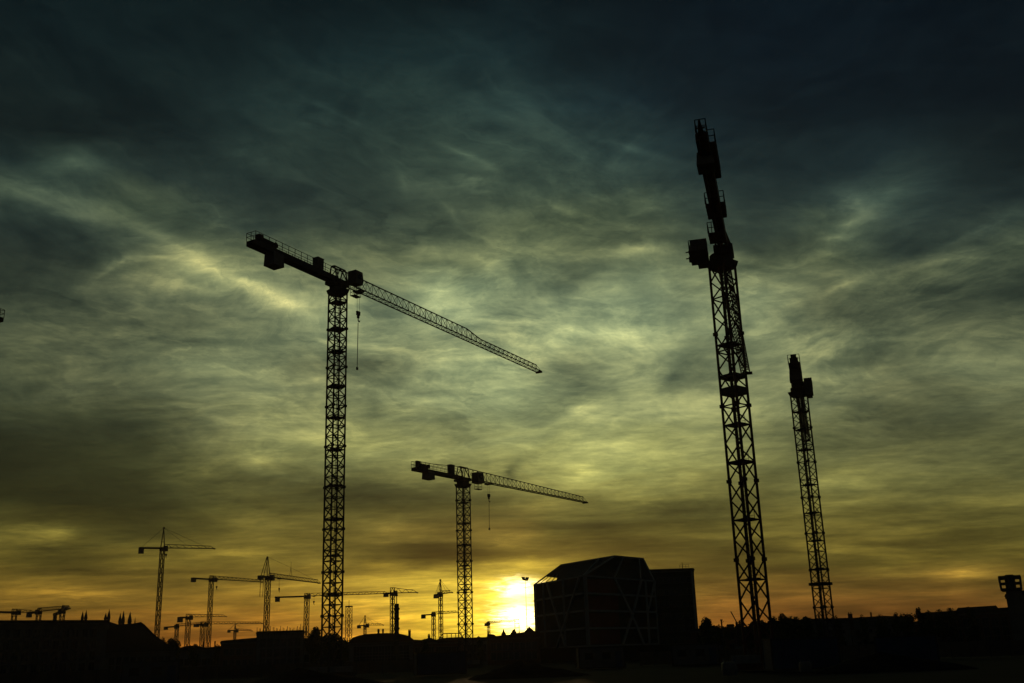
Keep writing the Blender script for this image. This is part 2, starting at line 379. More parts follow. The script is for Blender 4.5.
def jib_lattice(mb, e, z, x0, x1, w, h0, h1, chord, brace, panel, step=None):
    ey = Vector((-e.y, e.x, 0)); n = max(2, round((x1-x0)/panel)); prev = None
    def ht(t):
        if step is None: return h0+(h1-h0)*t
        return h0 if t < step else (h0+(h1-h0)*min(1, (t-step)/.07))
    for k in range(n+1):
        t = k/n; x = x0+(x1-x0)*t; hh = ht(t)
        l = e*x+ey*(w/2)+ZV*z; r = e*x-ey*(w/2)+ZV*z
        last = k == n
        tx = x-(x1-x0)/n*.5 if k else x0
        tp = e*tx+ZV*(z+hh)
        if prev:
            pl, pr, pt = prev
            mb.beam(pl, l, chord); mb.beam(pr, r, chord); mb.beam(pt, tp, chord)
            mb.beam(pl, tp, brace, cap=False); mb.beam(pr, tp, brace, cap=False)
            mb.beam(pl, r, brace, cap=False)
        mb.beam(tp, l, brace, cap=False); mb.beam(tp, r, brace, cap=False); mb.beam(l, r, brace)
        prev = (l, r, tp)
def railing(mb, a, b, h=1.1, gap=1.4, t=.06):
    a = Vector(a); b = Vector(b); n = max(1, round((b-a).length/gap))
    for k in range(n+1):
        p = a+(b-a)*(k/n); mb.beam(p, p+ZV*h, t)
    for z in (h, h*.5): mb.beam(a+ZV*z, b+ZV*z, t*.8)
def window_pane(mb, c, ex, w, h, t=.04):
    mb.box(c, (w, t, h), ex)

FAR = 'slewing tower cranes standing over the far building sites'
def crane(label, root_px, dist, tip_px, ctr_px, w=2.0, yaw=0.75, chord=.2, brace=.09, panel=1.5, hor=1, xb=False,
          paint='steel_red', style='flat', jh=(1.9, 1.2), step=None, detail=2, hook=None, ballast_at=.8, ballast_drop=2.2,
          cab_side=-1, cab_pos=1.8, platforms=(), collars=(), group=None, ladder=.0, jibpanel=1.6, jchord=.14, jbrace=.06,
          side_decks=(), deck=1.4, spike=0, ties=False, apex=7.0, thick=1.0, jw=1.2, mast_only=False, kingpost=None,
          apex_px=None, dirv=None, length=None, clen=None, cabs=(2.2,1.6,2.3), cab_dz=0.0, ballast_w=1.15, joff=0.0, cab_out=0.0):
    P = at(root_px[0], root_px[1], dist); H = P.z; base = Vector((P.x, P.y, 0))
    root = empty('tower_crane', base, label, 'crane', group)
    zj = H+1.2*thick if detail > 1 else H+.4
    if dirv is None:
        tp = at_z(tip_px[0], tip_px[1], zj); cp = at_z(ctr_px[0], ctr_px[1], zj)
        e = (tp-cp); e.z = 0; e.normalize(); Lj = (tp-Vector((P.x, P.y, zj))).length; Lc = (cp-Vector((P.x, P.y, zj))).length
        if detail == 1:
            e = (tp-Vector((P.x, P.y, zj))); e.z = 0; e.normalize()
            lo_, hi_ = .5, 40.0; f0 = project(base-e*lo_+ZV*zj)[0] < project(base-e*hi_+ZV*zj)[0]
            for _ in range(40):
                mid = (lo_+hi_)/2
                if (project(base-e*mid+ZV*zj)[0] < ctr_px[0]) == f0: lo_ = mid
                else: hi_ = mid
            Lc = min(max(lo_, 2.8), 26)
        if length: Lj = length
        if clen: Lc = clen
    else: e = Vector((*dirv, 0)).normalized(); Lj = length; Lc = clen
    print('crane %-50s H=%.1f Lj=%.1f Lc=%.1f tip@(%.0f,%.0f) want %s ctr@(%.0f,%.0f) want %s' % (label[:50], H, Lj, Lc,
        *project(base+e*Lj+ZV*zj), tip_px, *project(base-e*Lc+ZV*zj), ctr_px))
    ey = Vector((-e.y, e.x, 0)); L = lambda x, y, z: e*x+ey*(y+joff)+ZV*z
    mb = MB(); lattice_mast(mb, w, .6, H-.3, yaw, chord, brace, panel, hor, xb)
    yv = Vector((math.cos(yaw), math.sin(yaw), 0))
    mb.box((0,0,.3), (w*2.4, w*2.4, .6), yv)
    mast = mb.build('mast', paint, root)
    if detail > 1:
        b = MB()
        for sx, sy in ((1,0),(-1,0),(0,1),(0,-1)):
            yy = Vector((-yv.y, yv.x, 0)); b.box(yv*(sx*w*1.0)+yy*(sy*w*1.0)+ZV*.95, (w*.9, w*.9, .7), yv)
        b.build('base_ballast', 'ballast', root)
        if ladder:
            ld = MB(); o = yv*(w*.12)
            yy = Vector((-yv.y, yv.x, 0))
            for sgn in (-1, 1): ld.beam(o+yy*(sgn*.22)+ZV*.6, o+yy*(sgn*.22)+ZV*(H-.4), ladder)
            z = .9
            while z < H-.5: ld.beam(o-yy*.22+ZV*z, o+yy*.22+ZV*z, .04); z += .4
            ld.build('ladder', 'steel_dark', root)
    for py in platforms:
        px = project(base+ZV*H)[0]
        # height at which the mast axis is seen at this picture row
        lo_, hi_ = 0.0, H*1.2
        for _ in range(40):
            mid = (lo_+hi_)/2
            if project(base+ZV*mid)[1] > py: lo_ = mid
            else: hi_ = mid
        pb = MB(); pb.box((0, 0, lo_), (w*1.04, w*1.04, .10), yv); pb.box(yv*(w*.12)+ZV*(lo_+.12), (w*.55, w*.5, .16), yv)
        railing(pb, yv*(w*.3)-Vector((-yv.y, yv.x, 0))*(w*.3)+ZV*lo_, yv*(w*.3)+Vector((-yv.y, yv.x, 0))*(w*.3)+ZV*lo_, .9, .6, .04)
        pb.build('rest_platform', 'steel_dark', mast)
    for py, hh, ww in collars:
        lo_, hi_ = 0.0, H*1.2
        for _ in range(40):
            mid = (lo_+hi_)/2
            if project(base+ZV*mid)[1] > py: lo_ = mid
            else: hi_ = mid
        pb = MB(); yy = Vector((-yv.y, yv.x, 0)); k = w*ww
        for sx, sy in ((1,0),(-1,0)): pb.box(yv*(sx*k/2)+ZV*lo_, (.18, k+.18, hh), yv)
        for sy in (1,-1): pb.box(yy*(sy*k/2)+ZV*lo_, (k-.02, .18, hh), yv)
        pb.box((0,0,lo_-hh*.3), (k-.2, k-.2, .08), yv)
        pb.build('climbing_collar', 'steel_dark', root)
    # slewing unit
    s_ = MB()
    if detail > 1:
        s_.box((0,0,H-.35*thick), (w*1.05, w*1.05, .7*thick), yv, (1.25, 1.25))
        s_.lathe((0,0,H+.05*thick), [(w*.62, 0), (w*.66, .15*thick), (w*.66, .5*thick), (w*.58, .6*thick)], 16)
        s_.box(L(0,0,H+.9*thick), (w*1.5, w*1.05, .55*thick), e)
        s_.box(L(-w*.8,0,H+.5*thick), (w*.55, w*.8, .4*thick), e)
    else:
        s_.box((0,0,H-.2), (w*1.3, w*1.3, 1.0), yv); s_.box(L(0,0,H+.5), (w*1.5, w*.9, .4), e)
    s_.build('slewing_unit', 'steel_dark', root)
    if mast_only: return root, e, base, H, zj
    # tower head
    hd = MB(); h = w*.42
    if style == 'flat':
        top = zj+jh[0]
        for sx in (-1.1, 1.1):
            for sy in (-h, h): hd.beam(L(sx*w*.6, sy, zj-.2), L(sx*w*.6, sy*.35, top), chord*.8)
            hd.beam(L(sx*w*.6, -h*.35, top), L(sx*w*.6, h*.35, top), chord*.8)
        for sy in (-1, 1):
            hd.beam(L(-1.1*w*.6, sy*h*.35, top), L(1.1*w*.6, sy*h*.35, top), chord*.8)
            hd.beam(L(-1.1*w*.6, sy*h, zj), L(0, sy*h*.35, top), brace); hd.beam(L(1.1*w*.6, sy*h, zj), L(0, sy*h*.35, top), brace)
        if ties:
            hd.beam(L(-1.1*w*.6, 0, top), L(-Lc*.92, 0, zj+1.3), .09)
        hd.build('tower_head', paint, root)
    elif style == 'cathead':
        if apex_px: apex = at(apex_px[0], apex_px[1], dist).z - zj
        for sx in (-.7, .7):
            for sy in (-h, h): hd.beam(L(sx, sy, zj-.2), L(0, 0, zj+apex), chord*.85)
        for t in (.3, .55, .8):
            k = 1-t; z = zj+apex*t
            hd.beam(L(-.7*k, -h*k, z), L(.7*k, h*k, z), brace*1.3); hd.beam(L(-.7*k, h*k, z), L(.7*k, -h*k, z), brace*1.3)
        hd.box((0,0,zj+apex), (.7,.5,.6), e)
        hd.build('tower_head', paint, root)
        t_ = MB(); t_.beam(L(0,0,zj+apex), L(Lj*.45, 0, zj+jh[0]), .07); t_.beam(L(0,0,zj+apex), L(Lj*.8, 0, zj+jh[1]), .07)
        t_.beam(L(0,0,zj+apex), L(-Lc*.9, .3, zj+.3), .09); t_.beam(L(0,0,zj+apex), L(-Lc*.9, -.3, zj+.3), .09)
        t_.build('tie_rod', 'rope', root)
    elif style == 'aframe':
        if apex_px: apex = at(apex_px[0], apex_px[1], dist).z - zj
        for sy in (-h, h):
            hd.beam(L(.5, sy, zj-.2), L(-1.0, sy*.3, zj+apex), chord); hd.beam(L(-4.2, sy, zj), L(-1.0, sy*.3, zj+apex), chord*.7)
            hd.beam(L(-4.2, sy, zj+.1), L(-4.4, sy, zj-apex*1.0), brace*1.3)
        hd.beam(L(-1.0,-h*.3,zj+apex), L(-1.0,h*.3,zj+apex), chord)
        hd.build('tower_head', paint, root)
        t_ = MB(); t_.beam(L(-1,0,zj+apex), L(Lj*.42, 0, zj+apex*.62), .06); t_.beam(L(Lj*.42, 0, zj+apex*.62), L(Lj*.9, 0, zj+jh[1]), .06)
        for sx in (-.9, .9): t_.beam(L(Lj*.42+sx, 0, zj+jh[0]), L(Lj*.42, 0, zj+apex*.62), .12)
        t_.beam(L(Lj*.42, 0, zj+apex*.62), L(Lj*.42, 0, zj+apex*.95), .10)
        t_.build('tie_rod', 'steel_dark', root)
    # jib
    j = MB(); jib_lattice(j, e, zj, w*.55, Lj, jw, jh[0], jh[1], jchord, jbrace, jibpanel, step)
    j.box(L(Lj+.2, 0, zj-.1), (.5, jw*1.05, .35), e)
    jib = j.build('jib', paint, root)
    # counter jib
    c = MB(); dw = deck
    for sy in (-1, 1): c.beam(L(-w*.55, sy*dw*.42, zj-.15*thick), L(-Lc, sy*dw*.42, zj-.15*thick), .22*thick, .55*thick)
    n = max(2, int(Lc/1.6))
    for k in range(n+1): x = -w*.55-(Lc-w*.55)*k/n; c.beam(L(x, -dw*.42, zj-.2), L(x, dw*.42, zj-.2), .12)
    c.box(L(-(Lc+w*.55)/2, 0, zj+.17*thick), (Lc-w*.55, dw, .05), e)
    for x0, x1, sy, ww in side_decks: c.box(L(-Lc*(x0+x1)/2, sy*(dw/2+ww/2), zj+.12), (Lc*(x1-x0), ww, .12), e)
    cj = c.build('counter_jib', paint, root)
    if detail > 1:
        rl = MB(); zz = zj+.2*thick
        for sy in (-1, 1): railing(rl, L(-w*.7, sy*dw*.5, zz), L(-Lc, sy*dw*.5, zz), 1.15, 1.25, .07)
        railing(rl, L(-Lc, -dw*.5, zz), L(-Lc, dw*.5, zz), 1.15, .7, .07)
        for x0, x1, sy, ww in side_decks:
            railing(rl, L(-Lc*x0, sy*(dw/2+ww), zj+.15), L(-Lc*x1, sy*(dw/2+ww), zj+.15), 1.15, 1.0, .07)
            railing(rl, L(-Lc*x1, sy*(dw/2), zj+.15), L(-Lc*x1, sy*(dw/2+ww), zj+.15), 1.15, .5, .07)
        if spike:
            for sy in (-1, 1): rl.beam(L(-Lc, sy*dw*.22, zj), L(-Lc-spike, 0, zj+.4), .14)
            rl.beam(L(-Lc-spike*.45, -dw*.45, zj+.2), L(-Lc-spike*.45, dw*.45, zj+.2), .12); rl.beam(L(-Lc, 0, zj), L(-Lc-spike*1.1, 0, zj+.3), .12)
        rl.build('railing', 'steel_dark', cj)
        hw = MB(); hx = -Lc*.86
        hw.box(L(hx, 0, zj+.62), (2.4, dw*.72, .9), e); hw.lathe(L(hx+1.6, -dw*.4, zj+.75), [(.42, 0), (.42, dw*.8)], 12, (ey.x, ey.y, 0))
        hw.box(L(hx-1.0, 0, zj+1.25), (.8, dw*.5, .5), e)
        hw.build('hoist_winch', 'steel_dark', root)
        cb = MB(); cb.box(L(-Lc*.24, dw*.1, zj+1.15), (1.3, dw*.62, 1.9), e); cb.box(L(-Lc*.24, dw*.1, zj+2.13), (1.4, dw*.68, .07), e)
        cb.build('switch_cabinet', 'cab', root)
        cw = MB(); bx = -Lc*ballast_at
        for k in range(4): cw.box(L(bx+(k-1.5)*.52, 0, zj-.1-ballast_drop/2), (.48, dw*ballast_w, ballast_drop), e, (1, .86))
        cw.build('counterweight', 'ballast', root)
        cs = MB(); cx, cy, cz = cabs; yo = cab_side*(w*.5+cy*.55+cab_out)
        zc = zj-.4+cab_dz
        side = [L(cab_pos-cx/2, yo-cy/2, zc), L(cab_pos+cx*.38, yo-cy/2, zc), L(cab_pos+cx/2, yo-cy/2, zc+cz*.35), L(cab_pos+cx*.36, yo-cy/2, zc+cz), L(cab_pos-cx/2, yo-cy/2, zc+cz)]
        cs.prism(side, ey*cy); cabo = cs.build('cab', 'cab', root)
        for sy in (-1, 1): wn_ = MB(); wn_.box(L(cab_pos, yo+sy*(cy/2+.02), zc+cz*.62), (cx*.55, .03, cz*.42), e); wn_.build('window', 'glass', cabo)
        wn_ = MB()
        a0 = L(cab_pos+cx/2+.02, yo, zc+cz*.38); a1 = L(cab_pos+cx*.36+.04, yo, zc+cz*.93)
        wn_.beam(a0, a1, cy*.8, .03)
        wn_.build('window', 'glass', cabo)
        pf = MB()
        zc2 = zj-2.2
        if cab_side < 0:
            for dx in (-.7, .7):
                for dy in (-.4, .4): pf.beam(L(cab_pos+dx, yo+dy, zc2), L(cab_pos+dx, yo+dy, zc), .06)
            for zz in (zc2+.05, zc2+.55, zc2+1.1):
                for dy in (-.4, .4): pf.beam(L(cab_pos-.7, yo+dy, zz), L(cab_pos+.7, yo+dy, zz), .05)
                for dx in (-.7, .7): pf.beam(L(cab_pos+dx, yo-.4, zz), L(cab_pos+dx, yo+.4, zz), .05)
            pf.box(L(cab_pos, yo, zc2), (1.5, .9, .06), e)
        else:
            pf.box(L(cab_pos-1.2, yo, zc-.06), (4.2, cy*1.1, .08), e); railing(pf, L(cab_pos-3.2, yo+cy*.5, zc), L(cab_pos-1.1, yo+cy*.5, zc), 1.1, .7, .05)
            for q_ in (.25, .95): pf.beam(L(cab_pos-.4, yo+cy*.4, zc+q_), L(cab_pos-.4, yo+cy*.5+.55, zc+q_), .1)
            pf.box(L(cab_pos-.2, yo+cy*.5+.12, zc+.2), (.5, .3, .5), e); pf.box(L(cab_pos+.2, yo-.2, zc-.35), (1.2, .9, .5), e)
            railing(pf, L(cab_pos-3.2, yo-cy*.5, zc), L(cab_pos-3.2, yo+cy*.5, zc), 1.1, .7, .05)
        pf.build('access_platform', 'steel_dark', root)
    else:
        cw = MB(); cw.box(L(-Lc*.92, 0, zj-ballast_drop*.32), (1.9*thick, 1.4, ballast_drop*.72), e, (1, .85)); cw.build('counterweight', 'ballast', root)
        cs = MB(); cs.box(L(1.0, cab_side*w*.8, zj-.3), (1.8, 1.3, 2.0), e, (.85, 1)); cs.build('cab', 'cab', root)
    if hook:
        hx_px, hy, by = hook; lo_, hi_ = 1.0, Lj
        f0 = project(base+e*lo_+ZV*zj)[0] < project(base+e*hi_+ZV*zj)[0]
        for _ in range(40):
            mid = (lo_+hi_)/2; px = project(base+e*mid+ZV*zj)[0]
            if (px < hx_px) == f0: lo_ = mid
            else: hi_ = mid
        xh = lo_
        def zat(py):
            a, b_ = 0.0, zj
            for _ in range(40):
                mid = (a+b_)/2
                if project(base+e*xh+ZV*mid)[1] > py: a = mid
                else: b_ = mid
            return a
        zh = zat(hy); zb = zat(by); sc = .78
        t_ = MB(); t_.box(L(xh, 0, zj-.25), (1.4*sc, jw*1.1, .22), e)
        for dx in (-.5, .5):
            for dy in (-.5, .5): t_.lathe(L(xh+dx*sc, dy*jw, zj-.14), [(.16, -.05), (.16, .05)], 8, (ey.x, ey.y, 0))
        t_.build('trolley', 'steel_dark', root)
        r_ = MB()
        for dx in (-.28, .28): r_.beam(L(xh+dx, 0, zj-.3), L(xh+dx, 0, zh+.4), .035 if detail > 1 else .05)
        r_.build('hoist_rope', 'rope', root)
        hb = MB(); hb.box(L(xh, 0, zh+.1), (.9*sc, .26, .8*sc), e, (1.1, 1)); hb.box(L(xh, 0, zh-.55*sc), (.45*sc, .25, .6*sc), e)
        hb.beam(L(xh, 0, zh-.8*sc), L(xh, 0, zh-1.3*sc), .14); hb.beam(L(xh, 0, zh-1.3*sc), L(xh+.25, 0, zh-1.55*sc), .12); hb.beam(L(xh+.25, 0, zh-1.55*sc), L(xh+.42, 0, zh-1.2*sc), .1)
        hk = hb.build('hook_block', 'steel_dark', root)
        if by > hy+8:
            sl_ = MB(); sl_.beam(L(xh, 0, zh-1.4), L(xh-.1, 0, zb+.3), .09); sl_.box(L(xh-.1, 0, zb+.2), (.3, .2, .4), e); sl_.build('sling', 'rope', hk)
    return root, e, base, H, zj

crane('tallest left tower crane, long jib dropping to the right, sling beside its mast', (338.0, 290), 145, (541, 371), (248, 238),
      w=1.92, yaw=.70, chord=.21, brace=.12, panel=1.45, hor=1, paint='steel_dark', jh=(1.95, 1.15), step=.58, hook=(358.5, 314, 370),
      platforms=(303, 330, 352, 386, 418, 450, 486, 520, 556, 596), ladder=.06, ballast_at=.75, ballast_drop=2.0, cab_side=-1, cab_pos=1.9, cabs=(1.9, 1.45, 2.0), thick=1.15, deck=1.6, clen=18.2)
crane('middle tower crane with rope ties on its head and a lowered hook', (463.0, 484), 205, (585, 500), (412, 465),
      w=1.9, yaw=.78, chord=.21, brace=.11, panel=1.5, hor=1, paint='steel_dark', jh=(2.1, 1.2), hook=(488.5, 496, 530), platforms=(503, 524, 545, 566, 590),
      ladder=.09, ballast_at=.72, ballast_drop=1.5, cab_side=-1, cab_pos=2.6, ties=True, thick=1.0, cabs=(2.1, 1.6, 2.1), cab_dz=-.6, clen=15.3, length=48.3)
crane('tallest right tower crane seen end on, cab on its left and counter jib reaching overhead', (721.6, 262), 103, (750.5, 372), (706.5, 134),
      w=1.86, yaw=.72, chord=.22, brace=.115, panel=1.85, hor=3, paint='steel_red', jh=(1.7, 1.1), platforms=(345, 425, 463, 520, 580),
      collars=((377, .35, .95), (391.5, .7, .95)), ladder=.10, ballast_at=.85, ballast_drop=1.1, cab_side=1, cab_pos=-.2, cab_dz=-.7, spike=1.8, deck=.85, ballast_w=1.75, cab_out=.6,
      joff=-.32, side_decks=((.66, .93, -1, .55), (.31, .45, 1, .45), (.31, .45, -1, .45), (.06, .17, 1, .8)), thick=1.2, cabs=(2.2, 1.7, 2.0), jw=1.3)
crane('shorter right tower crane seen end on, cab on its right', (798.5, 392), 160, (806, 440), (792.5, 364),
      w=1.78, yaw=.72, chord=.19, brace=.09, panel=1.3, hor=2, paint='steel_dark', jh=(1.7, 1.1), platforms=(412, 430, 450, 485, 513, 541, 569),
      collars=((584, .4, 1.25),), ladder=.12, ballast_at=.75, ballast_drop=1.7, cab_side=-1, cab_pos=.3, cab_dz=-1.5, deck=1.6, thick=1.1, cabs=(1.9, 1.2, 2.5))
crane('crane standing off the left edge with only the tip of its counter jib in view', (-90, 345), 170, (-180, 362), (9, 321),
      w=2.0, paint='steel_dark', platforms=(), ladder=.06, ballast_drop=1.6)

F = dict(detail=1, chord=.27, brace=.13, panel=2.6, jchord=.22, jbrace=.1, jibpanel=2.6, group=FAR)
crane('far crane with a pointed head and tie rods, left above the curved roof', (162.5, 549), 420, (214, 548.5), (139.5, 541), w=1.28, style='cathead', apex_px=(162.5, 528), hook=(166.5, 555, 556), paint='steel_dark', jh=(1.4, .9), ballast_drop=3.2, **F)
crane('far flat topped crane just right of the pointed one, jib running right', (211.5, 580), 500, (262, 582), (192, 575), w=1.47, paint='steel_dark', jh=(1.5, 1.0), ballast_drop=2.6, hook=(217, 587, 588), **F)
crane('low far crane with a blocky cab hanging below its short thin jib', (188.5, 618), 520, (226, 616.5), (179.5, 614.5), w=1.66, thick=1.3, paint='steel_dark', jh=(1.3, .8), ballast_drop=3.4, **F)
crane('small far crane over the tree beside the curved roof, leftmost of the low cluster', (177, 627), 560, (203, 624), (165, 623.5), w=1.28, paint='steel_dark', jh=(1.1, .8), ballast_drop=2, **F)
crane('small far crane with a long level jib reaching toward the scaffolded block', (203, 625), 540, (262, 623.5), (196, 624), w=1.66, thick=1.3, paint='steel_dark', jh=(1.1, .8), ballast_drop=2, **F)
crane('smallest far crane with a short pointed head above the flat dark block', (235, 631), 700, (252, 631), (228.5, 630.5), w=1.15, style='cathead', apex_px=(235, 624), paint='steel_dark', jh=(1.2, .8), ballast_drop=2.2, **F)
crane('far crane with A frame head and a king post halfway along its drooping jib', (268, 578), 400, (319, 583), (262, 571), w=1.41, style='aframe', apex_px=(268, 557), paint='steel_yellow', jh=(1.5, 1.2), ballast_drop=2, clen=6, hook=(279.5, 589, 589.5), **F)
crane('far crane whose very long thin jib passes behind the tallest left mast', (307, 597), 470, (388, 593.5), (275, 592), w=1.54, paint='steel_dark', jh=(1.2, .9), ballast_drop=3.0, hook=(314, 602, 602.5), **F)
crane('far crane with a short thick jib, high over the arched roof', (392.5, 594), 420, (417, 592.5), (387, 588), w=1.28, paint='steel_dark', jh=(2.0, 1.0), ballast_drop=2.2, **F)
crane('far crane with a broad pointed head seen low above the arched roof', (365, 626), 600, (383, 625), (358.5, 625), w=1.15, style='cathead', apex_px=(365, 616), paint='steel_dark', jh=(1.2, .8), ballast_drop=2.4, **F)
crane('lower far crane left of the antenna topped one, jib running behind the middle mast', (433.5, 615), 520, (458, 612.5), (422.5, 610), w=1.34, paint='steel_dark', jh=(1.1, .8), ballast_drop=2.6, **F)
crane('far crane with a tall antenna like head just left of the middle mast', (440.5, 595), 440, (451.5, 592.5), (435.5, 589), w=1.22, style='cathead', apex_px=(440.7, 580), paint='steel_dark', jh=(1.3, .9), ballast_drop=2.2, **F)
crane('tiny far crane against the sun glare right of the middle mast', (488.5, 624), 620, (515, 621), (486, 620.5), w=1.15, paint='steel_dark', jh=(1.1, .8), ballast_drop=2.2, **F)
crane('far crane over the long flat roof, nearest the left edge', (14.5, 613), 520, (34, 612.5), (-8, 613), w=1.66, thick=1.4, paint='steel_dark', jh=(1.3, .9), ballast_drop=3, **F)
crane('far crane over the long flat roof, second from the left edge', (39, 612.5), 500, (62, 609), (28.5, 611.5), w=1.54, thick=1.4, paint='steel_dark', jh=(1.5, 1.2), ballast_drop=3, **F)
crane('far crane over the long flat roof, with a stubby steep jib and a hanging block', (62.5, 612), 480, (69, 608.5), (52, 612.5), w=1.54, thick=1.5, paint='steel_dark', jh=(2.2, 1.2), ballast_drop=5, **F)

def bare_mast(label, px, ytop, dist, w, thin=False):
    P = at(px, ytop, dist); r = empty('mast_tower', (P.x, P.y, 0), label, 'mast')
    mb = MB(); lattice_mast(mb, w, 0, P.z, .7, .2, .1, w*1.0, 1); mb.build('mast', 'steel_dark', r)
    hb = MB(); hb.box((0,0,P.z-.2), (w*1.2, w*1.2, .35), Vector((.76,.65,0)))
    if not thin: hb.box((-.3, 0, P.z+.5), (w*.9, w*.9, 1.2)); hb.box((.75, 0, P.z-3.2), (1.1, 1.2, 4.0)); 
    hb.beam((0,0,P.z), (0,0,P.z+2.2), .15)
    hb.build('head_frame', 'steel_dark', r)
bare_mast('slender lattice mast without a jib right of the tallest left crane', 349, 606, 420, 1.8, True)
bare_mast('thick dark hoist mast standing in front of the arched roof building', 396.7, 604, 190, .42, True)

# ------------------------------------------------------------------ buildings
def win_grid(root, wall_a, wall_b, z0, z1, rows, cols, m_='glass', size=(1.1, 1.6), lit_set=(), margin=.06):
    """windows on the wall from a to b (local points), each a frame with its pane"""
    a = Vector(wall_a); b = Vector(wall_b); d = (b-a); Lw = d.length; ex = d.normalized(); out = Vector((ex.y, -ex.x, 0))
    if out.dot(-root.location) < 0: out = -out
    w, h = size
    fb = MB()
    for sx in (-1, 1): fb.box(Vector((sx*(w/2+.05), 0, 0)), (.1, .14, h+.2))
    for sz in (-1, 1): fb.box(Vector((0, 0, sz*(h/2+.05))), (w, .14, .1))
    fb.box(Vector((0, 0, -h/2-.14)), (w+.4, .26, .07)); fb.box(Vector((0, 0, 0)), (.06, .08, h))
    pb = MB(); pb.box(Vector((0, 0, 0)), (w, .03, h))
    proto = None
    ang = math.atan2(ex.y, ex.x)
    for r_ in range(rows):
        for c in range(cols):
            p = a+d*(margin+(1-2*margin)*((c+.5)/cols))+ZV*(z0+(z1-z0)*(r_+.5)/rows)+out*.06
            if proto is None:
                f = fb.build('window', 'frame' if False else 'stone', root); pn = pb.build('pane', m_, f); pn.location = (0, 0, 0); proto = (f, pn)
            else:
                f = proto[0].copy(); C.objects.link(f); pn = proto[1].copy(); C.objects.link(pn); pn.parent = f
            f.location = p; f.rotation_euler = (0, 0, ang)
            if (r_, c) in lit_set:
                pn.data = pn.data.copy(); pn.data.materials.clear(); pn.data.materials.append(MT['lit']); f['label'] = 'dimly lit window'

def building(name, label, cat, pts, d0, depth, eave=None, wall='stone', roof='roof', rows=3, cols=8, chimneys=(), wsize=(1.1, 1.6),
             lit_set=(), group=None, flat=False, extra=None, d1=None):
    """pts: skyline of the street front from left to right. The front runs from pts[0] to pts[-1]."""
    A = at(pts[0][0], pts[0][1], d0); B = at(pts[-1][0], pts[-1][1], d1 or d0)
    base = Vector((A.x, A.y, 0)); root = empty(name, base, label, cat, group)
    d = Vector((B.x-A.x, B.y-A.y, 0)); Lw = d.length; ex = d.normalized(); back = Vector((-ex.y, ex.x, 0))
    if back.y < 0: back = -back
    prof = []
    for px, py in pts:                   # intersect the ray with the facade plane
        r = ray(px, py); nrm = back; t = (base-CAM).dot(nrm)/r.dot(nrm); p = CAM+r*t
        prof.append(((p-base).dot(ex), p.z))
    zmin = min(z for _, z in prof)
    ev = eave if eave is not None else zmin-.4
    wb = MB(); wb.box(ex*(Lw/2)+back*(depth/2)+ZV*((ev-.5)/2), (Lw, depth, ev+.5), ex)
    wb.build('wall', wall, root)
    rb = MB(); o = -.25
    out = [(prof[0][0]+o*0-.25, ev), ] + [(x, max(z, ev+.05)) for x, z in prof] + [(prof[-1][0]+.25, ev)]
    pl = [ex*x-back*.3+ZV*(z+.003) for x, z in out]
    rb.prism(pl, back*(depth+.6)); ro = rb.build('roof', roof, root)
    cn = MB(); cn.box(ex*(Lw/2)-back*.16+ZV*(ev-.3), (Lw+.3, .32, .28), ex); cn.build('cornice', 'stone', root)
    for px, py, wpx in chimneys:
        r = ray(px, py); t = (base+back*(depth*.3)-CAM).dot(back)/r.dot(back); p = CAM+r*t
        x = (p-base).dot(ex); zz = p.z; wd = wpx*t/FOC
        cb = MB(); h = 3.2; cb.box(ex*x+back*(depth*.3)+ZV*(zz-h/2), (wd, wd*.7, h), ex); cb.box(ex*x+back*(depth*.3)+ZV*(zz+.06), (wd*1.15, wd*.85, .12), ex)
        for k in (-.25, .25): cb.lathe(ex*(x+k*wd)+back*(depth*.3)+ZV*(zz+.1), [(.12, 0), (.1, .4)], 8)
        cb.build('chimney', 'brick', ro)
    if rows: win_grid(root, (0,0,0), ex*Lw, max(.8, ev*.12), ev-1.0, rows, cols, size=wsize, lit_set=lit_set)
    if extra: extra(root, ex, back, Lw, ev, prof, base)
    return root

def pinnacles(lst):
    def fn(root, ex, back, Lw, ev, prof, base):
        for px, ytip, ybot, wpx in lst:
            r = ray(px, ytip); t = (base-CAM).dot(back)/r.dot(back); p = CAM+r*t; p2r = ray(px, ybot); t2 = (base-CAM).dot(back)/p2r.dot(back); q_ = CAM+p2r*t2
            h = p.z-q_.z+2; wd = wpx*t/FOC/2; mb = MB()
            mb.lathe((p-base)-ZV*(p.z)+back*.25+ZV*(q_.z-2), [(wd*.7, 0), (wd*.75, 2), (wd*.95, 2+(h-2)*.15), (wd*.9, 2+(h-2)*.3), (wd*.62, 2+(h-2)*.55), (wd*.32, 2+(h-2)*.78), (.03, h)], 8)
            mb.build('pinnacle', 'stone', root)
    return fn
building('long_building', 'long flat roofed building with small spires along its roof at the left edge', 'building',
   [(-50, 620.5), (108, 620)], 230, 18, wall='stone', rows=4, cols=14, extra=pinnacles([(83.5,611,620,3),(87,610,620,3.4),(106.5,613,620,3.2),(110,609,620,3.4)]), d1=243)
building('curved_roof_building', 'building with a rounded sloping roof and pointed spires toward the left', 'building',
   [(107, 621), (112, 622.5), (118, 624.5), (133, 623.5), (141, 622), (145, 625), (150, 630), (156, 636), (162, 640), (168, 644), (176, 649)], 262, 16, wall='render_wall', rows=2, cols=9,
   chimneys=(), extra=pinnacles([(120.5,613,624,3.4),(123.8,610.5,624,3.6),(130.3,611.5,624,4.2),(135.3,617,624,1.2)]))
building('low_house', 'low row of site sheds between the curved roof and the flat dark block', 'building',
   [(176, 649), (186, 646), (196, 645.5), (206, 647.5), (222, 646)], 300, 14, wall='render_wall', rows=1, cols=7, chimneys=((203.5, 643, 1.6), (215, 643, 1.2)))
